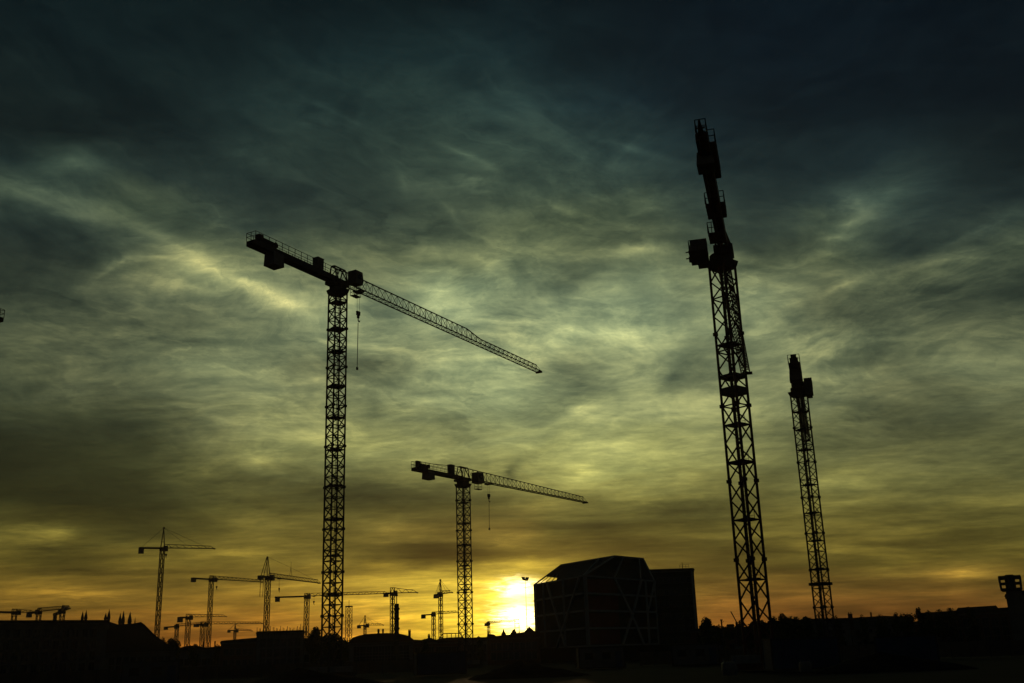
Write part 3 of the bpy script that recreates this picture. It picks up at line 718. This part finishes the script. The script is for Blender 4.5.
building('flat_block', 'flat dark block between the low sheds and the scaffolded block', 'building',
   [(221, 641), (224, 640.5), (257, 637.5)], 290, 16, wall='brick', rows=2, cols=5)
def scaffold(root, ex, back, Lw, ev, prof, base):
    mb = MB(); z = prof[0][1]; n = 14
    for k in range(n+1):
        x = Lw*k/n; h = random.uniform(.5, 1.5)
        mb.beam(ex*x+back*.3+ZV*(z-1), ex*x+back*.3+ZV*(z+h), .10); mb.beam(ex*(x+.5)+back*2+ZV*(z-1), ex*(x+.5)+back*2+ZV*(z+h*.8), .08)
    mb.build('rebar_rods', 'steel_dark', root)
    sc = MB()
    for k in range(9):
        x = Lw*k/8; sc.beam(ex*x-back*.9, ex*x-back*.9+ZV*(z+.2), .09)
    for zz in [2.2*i for i in range(1, 5)]:
        if zz < z: sc.beam(-back*.9+ZV*zz, ex*Lw-back*.9+ZV*zz, .07); sc.box(ex*(Lw/2)-back*.6+ZV*(zz-.1), (Lw, .5, .05), ex)
    sc.build('scaffold', 'steel_dark', root)
building('unfinished_block', 'unfinished block with scaffold and rods on its flat top, beside the tallest left mast', 'building',
   [(257, 631.5), (304, 630)], 240, 18, wall='render_wall', rows=3, cols=6, extra=scaffold)
building('arched_roof_building', 'building with an arched roof right behind the foot of the tallest left mast', 'building',
   [(350, 640), (353, 637.5), (359, 635.5), (367, 634), (387, 633), (399, 633.5), (409, 636), (413, 639)], 210, 22, wall='render_wall', roof='roof_tile', rows=3, cols=9, chimneys=((409.5, 632, 2.4), (378.5, 631.5, 2), (383, 631.5, 1.6)))
building('small_house', 'small low house between the arched roof and the house with the open attic', 'building',
   [(413, 639.5), (421, 640), (427, 638.5), (430, 637.5), (436, 640)], 250, 12, wall='brick', rows=2, cols=3, chimneys=((429, 636, 2.4),))
def attic(root, ex, back, Lw, ev, prof, base):
    mb = MB(); z = max(p[1] for p in prof)
    for t in (.3, .45, .6, .75, .95): mb.beam(ex*(Lw*t)+back*1+ZV*(z-2), ex*(Lw*t)+back*1+ZV*(z+.9), .16)
    mb.beam(ex*(Lw*.3)+back*1+ZV*(z+.9), ex*(Lw*.95)+back*1+ZV*(z+.9), .22); mb.beam(ex*(Lw*.02)+back*1+ZV*(z-1.6), ex*(Lw*.3)+back*1+ZV*(z+.9), .22)
    mb.build('attic_frame', 'steel_dark', root)
building('attic_house', 'house with an open timber attic frame behind the middle crane mast', 'building',
   [(434, 640.5), (440, 638.5), (448, 637.5), (463, 637)], 255, 14, wall='brick', roof='roof_tile', rows=2, cols=5, extra=attic)
building('row_house', 'level roofed row house right of the middle crane mast', 'building',
   [(463, 637.8), (487, 637)], 235, 14, wall='render_wall', rows=2, cols=5)
def spires(root, ex, back, Lw, ev, prof, base):
    def loc(px, py, off=3):
        r = ray(px, py); t = (base+back*off-CAM).dot(back)/r.dot(back); p = CAM+r*t; return (p-base)
    for px, yt, yb, w in ((488.5, 632, 637, .8), (503.5, 629, 635, 1.0)):
        p = loc(px, yt); z0 = loc(px, yb).z-1; mb = MB(); b = Vector((p.x, p.y, 0))
        mb.lathe(b+ZV*z0, [(w*.6, 0), (w*.6, (p.z-z0)*.5), (w*.3, (p.z-z0)*.7), (.05, p.z-z0)], 8); mb.build('roof_turret', 'roof', root)
    p = loc(516.8, 619.5); z0 = loc(516.8, 632).z-1; b = Vector((p.x, p.y, 0)); mb = MB()
    for i, j in ((-1,-1),(1,-1),(1,1),(-1,1)): mb.beam(b+ex*(i*.55)+back*(j*.55)+ZV*z0, b+ex*(i*.5)+back*(j*.5)+ZV*p.z, .16)
    for k in range(4):
        z = z0+(p.z-z0)*(k+1)/4; mb.box(b+ZV*z, (1.3, 1.3, .12), ex)
    mb.beam(b+ZV*p.z, b+ZV*(p.z+1), .1)
    mb.build('lattice_turret', 'steel_dark', root)
building('turreted_building', 'building with turrets and an open lattice turret right in front of the sun', 'building',
   [(487, 636.5), (490, 634), (494, 634.5), (496, 636), (500, 635.5), (510, 634.5), (513, 629.5), (515, 629), (516.5, 633), (524, 632), (527, 629), (529, 626.5), (532, 629), (534, 631), (540, 632)], 262, 14, wall='brick', roof='roof_tile', rows=2, cols=8, extra=spires)

# ---- box building with the diagonal frame
def framed_box():
    dA, dB, dC = 276, 256, 264
    A = at(536.0, 640, dA); B = at(587, 640, dB); Cc = at(658.5, 640, dC)
    A.z = B.z = Cc.z = 0
    D = A + (Cc-B)*1.0 + Vector((6, 8, 0)); D = Vector((Cc.x+2, Cc.y+22, 0)); E = Vector((A.x+9, A.y+20, 0))
    base = A.copy(); root = empty('framed_box_building', base, 'many sided box building wrapped in a pale diagonal frame, the sun setting beside it', 'building')
    z1 = at(534.7, 585, dA).z; z1c = at(656.6, 581, dC).z; z1b = z1+.5
    a = at(561, 565, dA+2); b = at(614.7, 556.0, dB+6); c = at(643, 558.6, dC+3)
    zr = b.z
    d = Vector((D.x-6, D.y-8, zr-.5)); e_ = Vector((E.x+6, E.y-4, a.z))
    lo = 3.5
    rel = lambda p, z=None: Vector((p.x-base.x, p.y-base.y, p.z if z is None else z))
    foot = [A, B, Cc, D, E]; z1s = [z1, z1b, z1c, z1c, z1]; tops = [a, b, c, d, e_]
    # curtain wall: lower ring, split into storeys
    wb = MB()
    for i in range(5):
        p, q_ = foot[i], foot[(i+1) % 5]
        wb.poly([rel(p, lo), rel(q_, lo), rel(q_, z1s[(i+1) % 5]), rel(p, z1s[i])])
    wb.poly([rel(p, lo) for p in foot][::-1])
    wb.build('facade', 'panel_grey', root)
    rd = MB()      # red membrane on the front
    fB, fC = foot[1], foot[2]; ex = (fC-fB).normalized(); out = Vector((ex.y, -ex.x, 0)); Lf = (fC-fB).length
    for k, (u0, u1) in enumerate(((.04, .46),)):
        for i in range(4):
            za = lo+(z1-lo)*(i/4)+.35; zb = lo+(z1-lo)*((i+1)/4)-.35
            rd.box(rel(fB)+ex*(Lf*(u0+u1)/2)+out*.09+ZV*((za+zb)/2), (Lf*(u1-u0), .1, zb-za), ex)
    rd.build('red_membrane', 'panel_red', root)
    # crown
    cr = MB()
    def q4(p0, p1, p2, p3): cr.poly([rel(p0) if isinstance(p0, Vector) else p0, p1, p2, p3])
    def P(i): return rel(foot[i], z1s[i])
    def T(i): return rel(tops[i])
    # left face: opening next to corner A, rest solid
    def F0(u_, v_): return P(0).lerp(P(1), u_).lerp(T(0).lerp(T(1), u_), v_)
    cr.poly([F0(0,.42), F0(.27,.42), F0(.27,1), T(0)]); cr.poly([F0(.46,0), P(1), T(1), F0(.27,1), F0(.27,.42)])
    cr.poly([P(0).lerp(T(0),.42), P(4).lerp(T(4),.42), T(4), T(0)])
    cr.poly([P(1), P(2), T(2), T(1)]); cr.poly([P(2), P(3), T(3), T(2)]); cr.poly([P(3), P(4), T(4), T(3)])
    cr.build('crown', 'panel_grey', root)
    rf = MB(); rf.poly([T(i) for i in range(5)]); rf.poly([T(i)-ZV*.5 for i in range(5)][::-1])
    for i in range(5): j = (i+1) % 5; rf.poly([T(i)-ZV*.5, T(j)-ZV*.5, T(j), T(i)])
    rf.build('roof', 'roof', root)
    tr = MB(); tr.poly([P(i) for i in range(5)]); tr.build('terrace_floor', 'panel_grey', root)
    for t in (.12, .24, .36):
        mu = MB(); mu.beam(F0(t, 0), F0(t*.7, .42), .14); mu.build('terrace_mullion', 'frame', root)
    # frame: edges, storey bands, diagonals
    fr = MB(); w = .34
    for i in range(5):
        j = (i+1) % 5
        fr.beam(P(i), P(j), w); fr.beam(T(i), T(j), w); fr.beam(P(i), T(i), w); fr.beam(rel(foot[i], lo), P(i), w); fr.beam(rel(foot[i], lo), rel(foot[j], lo), w)
    def face(i): 
        p, q_ = foot[i], foot[(i+1) % 5]; ex_ = (q_-p).normalized(); o_ = Vector((ex_.y, -ex_.x, 0)); 
        return rel(p), ex_, o_, (q_-p).length, z1s[i], z1s[(i+1) % 5]
    def uv(i, u_, v_): p, ex_, o_, L_, za, zb = face(i); z = za+(zb-za)*u_; return p+ex_*(L_*u_)+o_*.22+ZV*(lo+(z-lo)*v_)
    fr.build('edge_frame', 'frame', root)
    fb = MB()
    for i in (0, 1):
        for v in (.25, .5, .75): fb.beam(uv(i, .01, v), uv(i, .99, v), .42)
    fb.build('storey_band', 'frame', root)
    fd = MB()
    for i, seg in ((0, (((.30, 1), (.62, .0)), ((.95, 1), (.45, 0)), ((.62, 1), (.62, 0)), ((.05, 1), (.05, 0)), ((.22, 1), (.22, .0)))),
                   (1, (((.42, 1), (.62, .5)), ((.62, .5), (.78, 0)), ((.80, 1), (.66, .5)), ((.66, .5), (.48, 0)), ((.86, 1), (.86, 0)), ((.86, .5), (1, 1)), ((.02, 1), (.02, 0))))):
        for p0, p1 in seg: fd.beam(uv(i, *p0)+face(i)[2]*.15, uv(i, *p1)+face(i)[2]*.15, .5)
    # diagonals on the crown
    o_ = face(1)[2]*.2
    fd.beam(P(1).lerp(P(2), .42)+o_, T(1).lerp(T(2), .30)+o_, .3); fd.beam(P(1).lerp(P(2), .80)+o_, T(1).lerp(T(2), .85)+o_, .3)
    o0 = face(0)[2]*.2; fd.beam(P(1)+o0, T(0).lerp(T(1), .75)+o0, .3)
    fd.build('diagonal_brace', 'frame', root)
    # plinth and entrance level under the raised body
    cen = sum((rel(p, 0) for p in foot), Vector())/5
    pb = MB(); pts = [cen+(rel(p, 0)-cen)*.97 for p in foot]; pb.prism([p-ZV*.3 for p in pts], ZV*(lo+.28)); pb.build('ground_storey', 'panel_grey', root)
framed_box()
def ext_right(root, ex, back, Lw, ev, prof, base):
    mb = MB(); z = prof[0][1]
    railing(mb, ex*(Lw*.70)+back*1+ZV*z, ex*(Lw*.9)+back*1+ZV*z, .9, .8, .07); mb.beam(ex*(Lw*.76)+back*1+ZV*z, ex*(Lw*.76)+back*1+ZV*(z+1.6), .1)
    mb.build('roof_railing', 'steel_dark', root)
    pn = MB(); pn.box(ex*(Lw*.96)-back*.08+ZV*(z*.5), (Lw*.05, .12, z*.97), ex); pn.build('corner_panel', 'frame', root)
    rb = MB()
    for k in range(1, 7): rb.box(ex*(Lw*.47)-back*.05+ZV*(z*k/7), (Lw*.9, .09, .18), ex)
    rb.build('storey_band', 'panel_grey', root)
building('slab_building', 'plain tall slab building rising right behind the framed box building', 'building',
   [(648, 569.5), (693.5, 568)], 290, 15, wall='panel_grey', rows=6, cols=7, wsize=(1.0, 1.4), extra=ext_right)

building('terrace_of_houses', 'low terrace of houses behind the trees at the foot of the tallest left mast', 'building',
   [(300, 638), (318, 638), (330, 641), (354, 642)], 262, 12, wall='render_wall', rows=1, cols=6)
building('workshop_hall', 'low workshop hall behind the trees between the slab building and tallest right mast', 'building',
   [(690, 629), (712, 628.5), (738, 627), (775, 625)], 275, 14, wall='brick', rows=1, cols=7)
building('brick_depot', 'long brick depot behind the two right masts and the low buildings', 'building',
   [(770, 626), (830, 624), (926, 621)], 290, 12, wall='brick', rows=1, cols=12)
building('yard_shed', 'long low shed in the dark under the framed box building', 'building',
   [(470, 644.5), (560, 642), (700, 638)], 300, 10, wall='render_wall', rows=1, cols=14)
# ---- right hand skyline
building('flat_roof_house', 'small square house between the two clumps of trees right of the slab building', 'building',
   [(727, 624.3), (733.5, 624)], 260, 6, wall='brick', rows=2, cols=1)
building('long_low_building', 'long low building behind the foot of the shorter right crane, one window dimly lit', 'building',
   [(768, 621), (790, 620.5), (806, 619), (849, 617.8)], 235, 18, wall='render_wall', rows=2, cols=12, chimneys=((853-3, 614.5, 4.0), (819, 617, 1.4)), lit_set=((1, 1), (1, 3)), wsize=(.8, .6))
building('pale_low_building', 'low building with a faintly paler front, left of the narrow pointed tree', 'building',
   [(850, 618), (861, 617.3), (884, 615.8), (913, 616.5)], 250, 15, wall='stone', rows=2, cols=9, chimneys=((871, 614.5, 1.4),), lit_set=((1, 3),), wsize=(.7, .6))
building('raised_roof_hall', 'hall with a raised flat roof section between the round trees and the lookout tower', 'building',
   [(918, 613), (935, 612), (956, 610.5), (958, 607.8), (996, 605.5), (998, 608), (1013, 607)], 230, 18, wall='brick', rows=3, cols=9)
def roof_hut(root, ex, back, Lw, ev, prof, base):
    pass
building('stepped_building', 'dark stepped building at the right edge under the lookout tower', 'building',
   [(1005.5, 594), (1019, 592), (1021, 590.5), (1075, 589.5)], 205, 16, wall='stone', rows=4, cols=6)
def lookout():
    P = at(1011.5, 590, 196); base = Vector((P.x, P.y, 0)); r = empty('lookout_tower', base, 'lookout tower with a boxy glazed cabin on a narrower shaft at the right edge', 'tower')
    z0 = at(1009.5, 590, 196).z; z1 = at(1009.5, 577.3, 196).z; ex = Vector((P.y, -P.x, 0)).normalized(); ey = Vector((-ex.y, ex.x, 0)); w = 3.2
    sh = MB(); sh.box(ex*.3+ZV*(z0/2), (2.3, 2.3, z0), ex, (1.05, 1.05)); sh.build('shaft', 'stone', r)
    cb = MB(); hz = z1-z0
    for i in (-1, 1):
        for j in (-1, 1): cb.beam(ex*(i*w/2*.94)+ey*(j*w/2*.94)+ZV*z0, ex*(i*w/2)+ey*(j*w/2)+ZV*z1, .26)
    for i in (0, ): 
        for j in (-1, 1): cb.beam(ey*(j*w/2)+ZV*z0, ey*(j*w/2)+ZV*z1, .5)
    for z, s in ((z0+.1, .94), (z0+hz*.5, .97), (z1-.15, 1.0)):
        for j in (-1, 1): cb.box(ey*(j*w/2*s)+ZV*z, (w*s, .2, .34), ex); cb.box(ex*(j*w/2*s)+ZV*z, (.2, w*s-.21, .34), ex)
    cb.box(ZV*(z0-.12), (w*.9, w*.9, .2), ex)
    cb.build('cabin_frame', 'steel_dark', r)
    rf = MB(); rf.box(ZV*(z1+.1), (w*1.06, w*1.06, .22), ex); rf.box(ZV*(z1+.3), (w*.5, w*.5, .2), ex, (.7, .7)); rf.build('roof', 'roof', r)
    gl = MB()  # opaque box added inside the cabin, sized to block sky showing through
    gl.box(ZV*(z0+hz*.47), (w*.5, w*.5, hz*.82), ex); gl.build('sky_blocker', 'steel_dark', r)
lookout()

# ---- floodlight mast against the glare
def floodlight():
    P = at(525.3, 579, 300); r = empty('floodlight_mast', (P.x, P.y, 0), 'thin floodlight mast with two lamp heads against the sun glare', 'floodlight')
    ex = Vector((1, 0, 0)); H = P.z
    mb = MB(); mb.lathe((0,0,0), [(.14, 0), (.11, H*.4), (.06, H*.95), (.05, H)], 10); mb.build('pole', 'steel_dark', r)
    for s in (-1, 1):
        hb = MB(); c = Vector((s*.62, -.1, H+.15+.12*(s < 0)))
        hb.prism([c+Vector((-.55, 0, .35)), c+Vector((.5, 0, .3)), c+Vector((.35-s*.35, 0, -.75)), c+Vector((-.35-s*.3, 0, -.55))], Vector((0, .6, 0)))
        h = hb.build('lamp_head', 'steel_dark', r)
        lb = MB(); lb.box(c+Vector((0, -.03, -.1)), (.7, .05, .5)); lb.build('lamp_glass', 'lamp_face', h)
    cb = MB(); cb.beam((-.9, 0, H-.1), (.9, 0, H-.1), .14); cb.build('cross_arm', 'steel_dark', r)
floodlight()

# ------------------------------------------------------------------ trees
def leaf_crown(seed, rx, ry, rz, n=2600, leaf=.34, lobes=9, conical=False):
    rnd = random.Random(seed); mb = MB(); cl = []
    for k in range(lobes):
        if conical:
            t = k/(lobes-1); rr = (1-t)*.95+.05; cl.append((Vector((rnd.uniform(-.15,.15)*rx*rr, rnd.uniform(-.15,.15)*ry*rr, (t*2-1)*rz*.93)), Vector((rx*rr*.9, ry*rr*.9, rz*.22)))); continue
        a = rnd.uniform(0, 6.28); rad = rnd.uniform(.15, .72); zz = rnd.uniform(-.55, .75)
        k2 = math.sqrt(max(.15, 1-zz*zz)); s = rnd.uniform(.28, .50)
        cl.append((Vector((math.cos(a)*rad*rx*k2, math.sin(a)*rad*ry*k2, zz*rz)), Vector((rx*s, ry*s, rz*s*.8))))
    if not conical: cl.append((Vector((0, 0, 0)), Vector((rx*.55, ry*.55, rz*.6)))); cl.append((Vector((rnd.uniform(-.1,.1)*rx, 0, rz*.62)), Vector((rx*.36, ry*.36, rz*.38))))
    for i in range(n):
        c, s = cl[rnd.randrange(len(cl))]
        v = Vector((rnd.gauss(0, 1), rnd.gauss(0, 1), rnd.gauss(0, 1))).normalized()*(rnd.random()**.4)
        p = c+Vector((v.x*s.x, v.y*s.y, v.z*s.z)); l = leaf*rnd.uniform(.6, 1.4)
        ax = Vector((rnd.gauss(0,1), rnd.gauss(0,1), rnd.gauss(0,.6))).normalized(); bx = ax.orthogonal().normalized()*l*.6
        bx = Matrix.Rotation(rnd.uniform(0, 6.28), 3, ax) @ bx
        tip = ax*l
        mb.v += [p-tip*.5, p+bx*.5, p+tip*.6, p-bx*.5]; k = len(mb.v); mb.f.append((k-4, k-3, k-2, k-1))
    return mb
TREEG = 'broadleaf trees along the skyline'
def tree(label, px, ytop, wpx, dist, kind='broad', mt='leaf', seed=1, zb=.25, n=2400, group=TREEG, name='broadleaf_tree', cat='tree'):
    P = at(px, ytop, dist); H = P.z; rx = wpx/2*dist/FOC
    r = empty(name, (P.x, P.y, 0), label, cat, group)
    rnd = random.Random(seed); tb = MB(); z0 = H*zb; rz = (H-z0)/2; cz = z0+rz
    tr = max(.12, H*.022)
    tb.lathe((0,0,-.1), [(tr*1.5, 0), (tr, H*.06), (tr*.8, H*.35), (tr*.35, H*.75), (.03, H*.95)], 8)
    if kind == 'broad':
        for k in range(7):
            a = rnd.uniform(0, 6.28); z = H*rnd.uniform(.28, .6); e = Vector((math.cos(a)*rx*.6, math.sin(a)*rx*.6, z+rz*.6))
            tb.beam((0,0,z), e.lerp(Vector((0,0,z)), .5)+ZV*.2, tr*.6); tb.beam(e.lerp(Vector((0,0,z)), .5)+ZV*.2, e, tr*.35)
    tb.build('trunk', 'bark', r)
    cr = leaf_crown(seed, rx, rx*.95, rz, n=int(n*1.6), leaf=max(.26, rx*.15), lobes=11, conical=(kind == 'conifer'))
    for v in cr.v: v.z += cz
    cr.build('crown', mt, r)
tree('rounded tree left of the tallest left mast, next to the unfinished block', 316, 627.5, 23.8, 225, seed=3, zb=.15, n=3200)
tree('wide low tree at the foot of the tallest left mast', 329, 633.5, 30.8, 228, seed=4, zb=.1, n=2600)
tree('low tree right of the foot of the tallest left mast', 342, 638.5, 19.6, 232, seed=5, zb=.1)
tree('bushy tree at the lower end of the curved roof', 173, 637.0, 16.8, 285, seed=6, zb=.15)
tree('small tree leaning over the lower edge of the curved roof', 163.5, 635.5, 8.4, 290, seed=7, zb=.3, n=900)
tree('small tree between the blocky low crane and the sheds', 194, 643.5, 14.0, 285, seed=8, zb=.1, n=1400)
tree('little tree before the sheds next to the flat dark block', 217, 643.5, 11.2, 280, seed=9, zb=.1, n=1200)
tree('pointed bushy tree just right of the slab building', 705, 616.5, 22.1, 250, seed=10, zb=.1, n=2800)
tree('low round tree between the pointed bushy tree and the small square house', 717.5, 624.5, 22.1, 245, seed=11, zb=.1)
tree('tree under the left edge of the tallest right mast', 741, 619.8, 23.8, 240, seed=12, zb=.1)
tree('tree seen through the foot of the tallest right mast', 755, 620.5, 30.6, 244, seed=13, zb=.1)
tree('tree touching the right edge of the tallest right mast', 771, 616.5, 18.7, 226, seed=14, zb=.1)
tree('highest tree of the row right of the tallest right mast', 780.5, 612.5, 20.4, 226, mt='leaf2', seed=15, zb=.1, n=3000)
tree('low spreading tree just right of the highest tree of that row', 793, 617.5, 34.0, 226, seed=16, zb=.1)
tree('tree over the roof left of the shorter right mast', 806, 617.6, 23.8, 226, seed=21, zb=.1)
tree('dark narrow pointed tree rising above the low roofs toward the right', 918.7, 606.8, 9, 224, kind='broad', mt='needle', seed=17, zb=.05, n=2600, group=None)
tree('round tree next to the narrow pointed tree', 928, 610.1, 15.3, 220, seed=18, zb=.1, n=1600)
tree('middle one of the three round trees right of the narrow pointed tree', 939, 608.8, 15.3, 220, seed=19, zb=.1, n=1600)
tree('last round tree before the hall with the raised roof', 950, 607.4, 15.3, 220, seed=20, zb=.1, n=1600)
tree('low tree between the pale low building and the narrow pointed tree', 906, 613.4, 22.1, 220, seed=22, zb=.1, n=1600)

for k, (tx, ty, tw, lab) in enumerate(((818, 616.2, 15, 'low tree left of the foot of the shorter right mast'), (836, 615.4, 17, 'low tree right of the foot of the shorter right mast'),
      (862, 614.6, 14, 'low tree beside the wide chimney'), (880, 613.4, 16, 'low tree in front of the roof of the pale low building'), (895, 613.8, 14, 'second low tree in front of the pale low building, toward the narrow pointed tree'),
      (969, 605.9, 14, 'tree in front of the raised roof section of the hall'), (425, 638.5, 12, 'low bushy tree before the small low house'), (480, 636.2, 9, 'low tree right of the middle crane mast'))):
    tree(lab, tx, ty, tw, 215, seed=40+k, zb=.1, n=1500)
# ---- thin posts on the skyline
def post(label, px, ytop, dist, lean=0.0, h=None, w=.16):
    P = at(px, ytop, dist); mb = MB()
    r = empty('site_mast', (P.x, P.y, 0), label, 'mast')
    mb.lathe((0,0,0), [(w, 0), (w*.8, P.z*.5), (w*.5, P.z)], 8); mb.build('pole', 'steel_dark', r)
    c = MB(); c.box((0,0,P.z), (.5, .3, .25)); c.beam((0,0,P.z-.6), (.5,0,P.z-.3), .08); c.build('lamp_head', 'steel_dark', r)
post('short lamp mast between the low trees and the small square house', 721.3, 620, 240, w=.3)
def leaning_boom():
    P = at(736.5, 622, 235); T = at(730.8, 611.5, 235); b = Vector((P.x, P.y, 0)); r = empty('concrete_pump', b, 'truck pump with a thin leaning boom beside the tallest right mast', 'concrete pump')
    mb = MB(); mb.beam((0,0,2.2), P-b, .45); mb.beam(P-b, T-b, .22); mb.build('boom', 'steel_dark', r)
    t = MB(); t.box((0,0,1.1), (7, 2.3, .5)); t.box((-4.3,0,1.6), (1.7,2.3,2.1), taper=(.85,.95)); t.box((0,0,1.8), (1.6,1.6,.9)); t.build('truck_body', 'container', r)
    for x in (-4.2, -1.2, 1.6, 2.8):
        for y in (-1.0, 1.0): wb = MB(); wb.lathe((x, y, .5), [(.3, -.16), (.5, -.14), (.5, .14), (.3, .16)], 14, (0, 1, 0)); wb.build('wheel', 'steel_dark', r)
leaning_boom()

# ------------------------------------------------------------------ building site in the foreground
def cabin(label, px, dist, z=0.0, yaw=.2, size=(6.0, 2.4, 2.6), m_='container', group=None, name='site_cabin', cat='cabin'):
    p = ground_at(px, dist); r = empty(name, (p.x, p.y, z), label, cat, group)
    r.rotation_euler = (0, 0, yaw); L_, D_, H_ = size
    b = MB(); b.box((0,0,H_/2+.1), (L_-.1, D_-.1, H_-.2)); n = int(L_/.3)
    for k in range(n):
        x = -L_/2+.25+(L_-.5)*k/(n-1); b.box((x, -D_/2+.02, H_/2+.1), (.12, .06, H_-.4)); b.box((x, D_/2-.02, H_/2+.1), (.12, .06, H_-.4))
    b.build('body', m_, r)
    f = MB()
    for i in (-1, 1):
        for j in (-1, 1): f.box((i*(L_/2-.07), j*(D_/2-.07), H_/2+.05), (.16, .16, H_))
    for z_ in (.12, H_-.02):
        for j in (-1, 1): f.box((0, j*(D_/2-.07), z_), (L_-.32, .14, .16))
        for i in (-1, 1): f.box((i*(L_/2-.07), 0, z_), (.14, D_-.32, .16))
    f.build('corner_frame', 'steel_dark', r)
    if name == 'site_cabin':
        for x in (-L_*.28, L_*.1):
            w_ = MB(); w_.box((x, -D_/2-.04, H_*.6), (1.2, .06, .95)); wf = w_.build('window', 'cab', r); g_ = MB(); g_.box((x, -D_/2-.085, H_*.6), (1.05, .03, .8)); g_.build('pane', 'glass', wf)
        d_ = MB(); d_.box((L_*.36, -D_/2-.04, H_*.43), (.85, .06, 1.95)); dr = d_.build('door', 'container_blue', r); h_ = MB(); h_.box((L_*.36-.32, -D_/2-.1, H_*.43), (.05, .08, .2)); h_.build('handle', 'steel_dark', dr)
    else:
        for s in (-1, 1):
            d_ = MB(); d_.box((L_/2+.02, s*D_*.235, H_*.5), (.06, D_*.44, H_*.86)); dr = d_.build('door', m_, r)
            h_ = MB(); h_.beam((L_/2+.08, s*.15, .3), (L_/2+.08, s*.15, H_-.3), .04); h_.build('locking_bar', 'steel_dark', dr)
cabin('single grey site cabin just right of the foot of the tallest right mast', 783, 146, 0, .35)
cabin('single grey site cabin in the dark foreground left of the tallest right mast', 695, 140, 0, -.15)
cabin('blue storage container between the two right masts', 800, 96, 0, .1, m_='container_blue', name='storage_container', cat='container')
cabin('blue storage container toward the right edge of the yard', 905, 118, 0, -.3, m_='container_blue', name='storage_container', cat='container')
cabin('single grey site cabin in front of the curved roof', 150, 125, 0, .4)
cabin('blue storage container below the middle crane', 440, 130, 0, .25, m_='container_blue', name='storage_container', cat='container')
cabin('grey site cabin below the framed box building', 600, 140, 0, .1)
def big_bag(label, px, dist, sz=1.0):
    p = ground_at(px, dist); r = empty('bulk_bag', (p.x, p.y, 0), label, 'bulk bag'); b = MB(); rnd = random.Random(px)
    for k in range(9):
        for i in range(12):
            a = 6.2832*i/12; t = k/8; rr = .5*sz*(1+.12*math.sin(t*math.pi))*(abs(math.cos(a))**6+abs(math.sin(a))**6)**(-1/6)*(1+.03*rnd.uniform(-1,1))
            if k == 8: rr *= .8
            b.v.append(Vector((rr*math.cos(a), rr*math.sin(a), t*sz)))
    for k in range(8):
        for i in range(12): b.f.append((k*12+i, k*12+(i+1) % 12, (k+1)*12+(i+1) % 12, (k+1)*12+i))
    b.f.append(tuple(range(96, 108))); b.build('sack', 'container', r)
    for sx in (-1, 1):
        l = MB(); l.beam((sx*.4*sz,-.38*sz,sz*.95), (sx*.4*sz,-.1,sz*1.2), .06); l.beam((sx*.4*sz,-.1,sz*1.2), (sx*.4*sz,.38*sz,sz*.95), .06); l.build('lifting_loop', 'container_blue', r)
big_bag('pale bulk bag on the dark ground left of the tallest right mast', 727.5, 84, 1.0)
big_bag('pale bulk bag on the dark ground between the two right masts', 803, 88, .8)
def hoarding(label, pa, pb_, da, db, n):
    a = ground_at(pa, da); b = ground_at(pb_, db); r = empty('hoarding_fence', a, label, 'fence'); d = b-a
    for k in range(n):
        p = d*((k+.5)/n); e = d.normalized(); L_ = d.length/n
        m_ = MB(); m_.box(p+ZV*1.0, (L_-.12, .05, 1.7), e); m_.build('panel', 'hoard', r)
    for k in range(n+1):
        m_ = MB(); m_.box(d*(k/n)+ZV*.95, (.1, .12, 1.9), d.normalized()); m_.build('post', 'steel_dark', r)
hoarding('timber hoarding across the left part of the dark yard', -20, 420, 150, 160, 30)
hoarding('timber hoarding across the right part of the dark yard', 640, 1050, 150, 135, 24)
def spoil(label, px, dist, rx, h, seed):
    p = ground_at(px, dist); rnd = random.Random(seed); mb = MB(); n = 22; k = 12
    for i in range(k+1):
        t = i/k
        for j in range(n):
            a = 6.283*j/n; rr = rx*(1-t)*(1+.22*math.sin(a*3+seed)+.1*math.sin(a*7+seed*2)); mb.v.append(Vector((rr*math.cos(a)*1.4, rr*math.sin(a), h*(t**.8)*(1+.08*rnd.uniform(-1,1))-.15)))
    for i in range(k):
        for j in range(n): mb.f.append((i*n+j, i*n+(j+1) % n, (i+1)*n+(j+1) % n, (i+1)*n+j))
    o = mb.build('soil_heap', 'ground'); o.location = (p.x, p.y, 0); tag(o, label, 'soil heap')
spoil('low soil heap in the dark yard left of the middle crane', 300, 95, 4.5, 1.6, 1)
spoil('soil heap below the sun in front of the turreted building', 520, 105, 4.0, 1.5, 2)
spoil('soil heap in the dark right foreground', 880, 92, 4.2, 1.4, 3)

# ------------------------------------------------------------------ evening haze over the city
hz = MB(); hz.box((0, 0, 59), (3700, 3700, 122))
ho = hz.build('haze', 'ground'); ho.data.materials.clear(); tag(ho, kind='stuff')
hm = bpy.data.materials.new('haze air'); hm.use_nodes = True; t = hm.node_tree; t.nodes.clear()
hv = t.nodes.new('ShaderNodeVolumePrincipled'); hv.inputs['Color'].default_value = (1.0, .93, .72, 1); hv.inputs['Density'].default_value = 0.00007; hv.inputs['Anisotropy'].default_value = 0.6
hout = t.nodes.new('ShaderNodeOutputMaterial'); t.links.new(hv.outputs[0], hout.inputs['Volume']); ho.data.materials.append(hm)
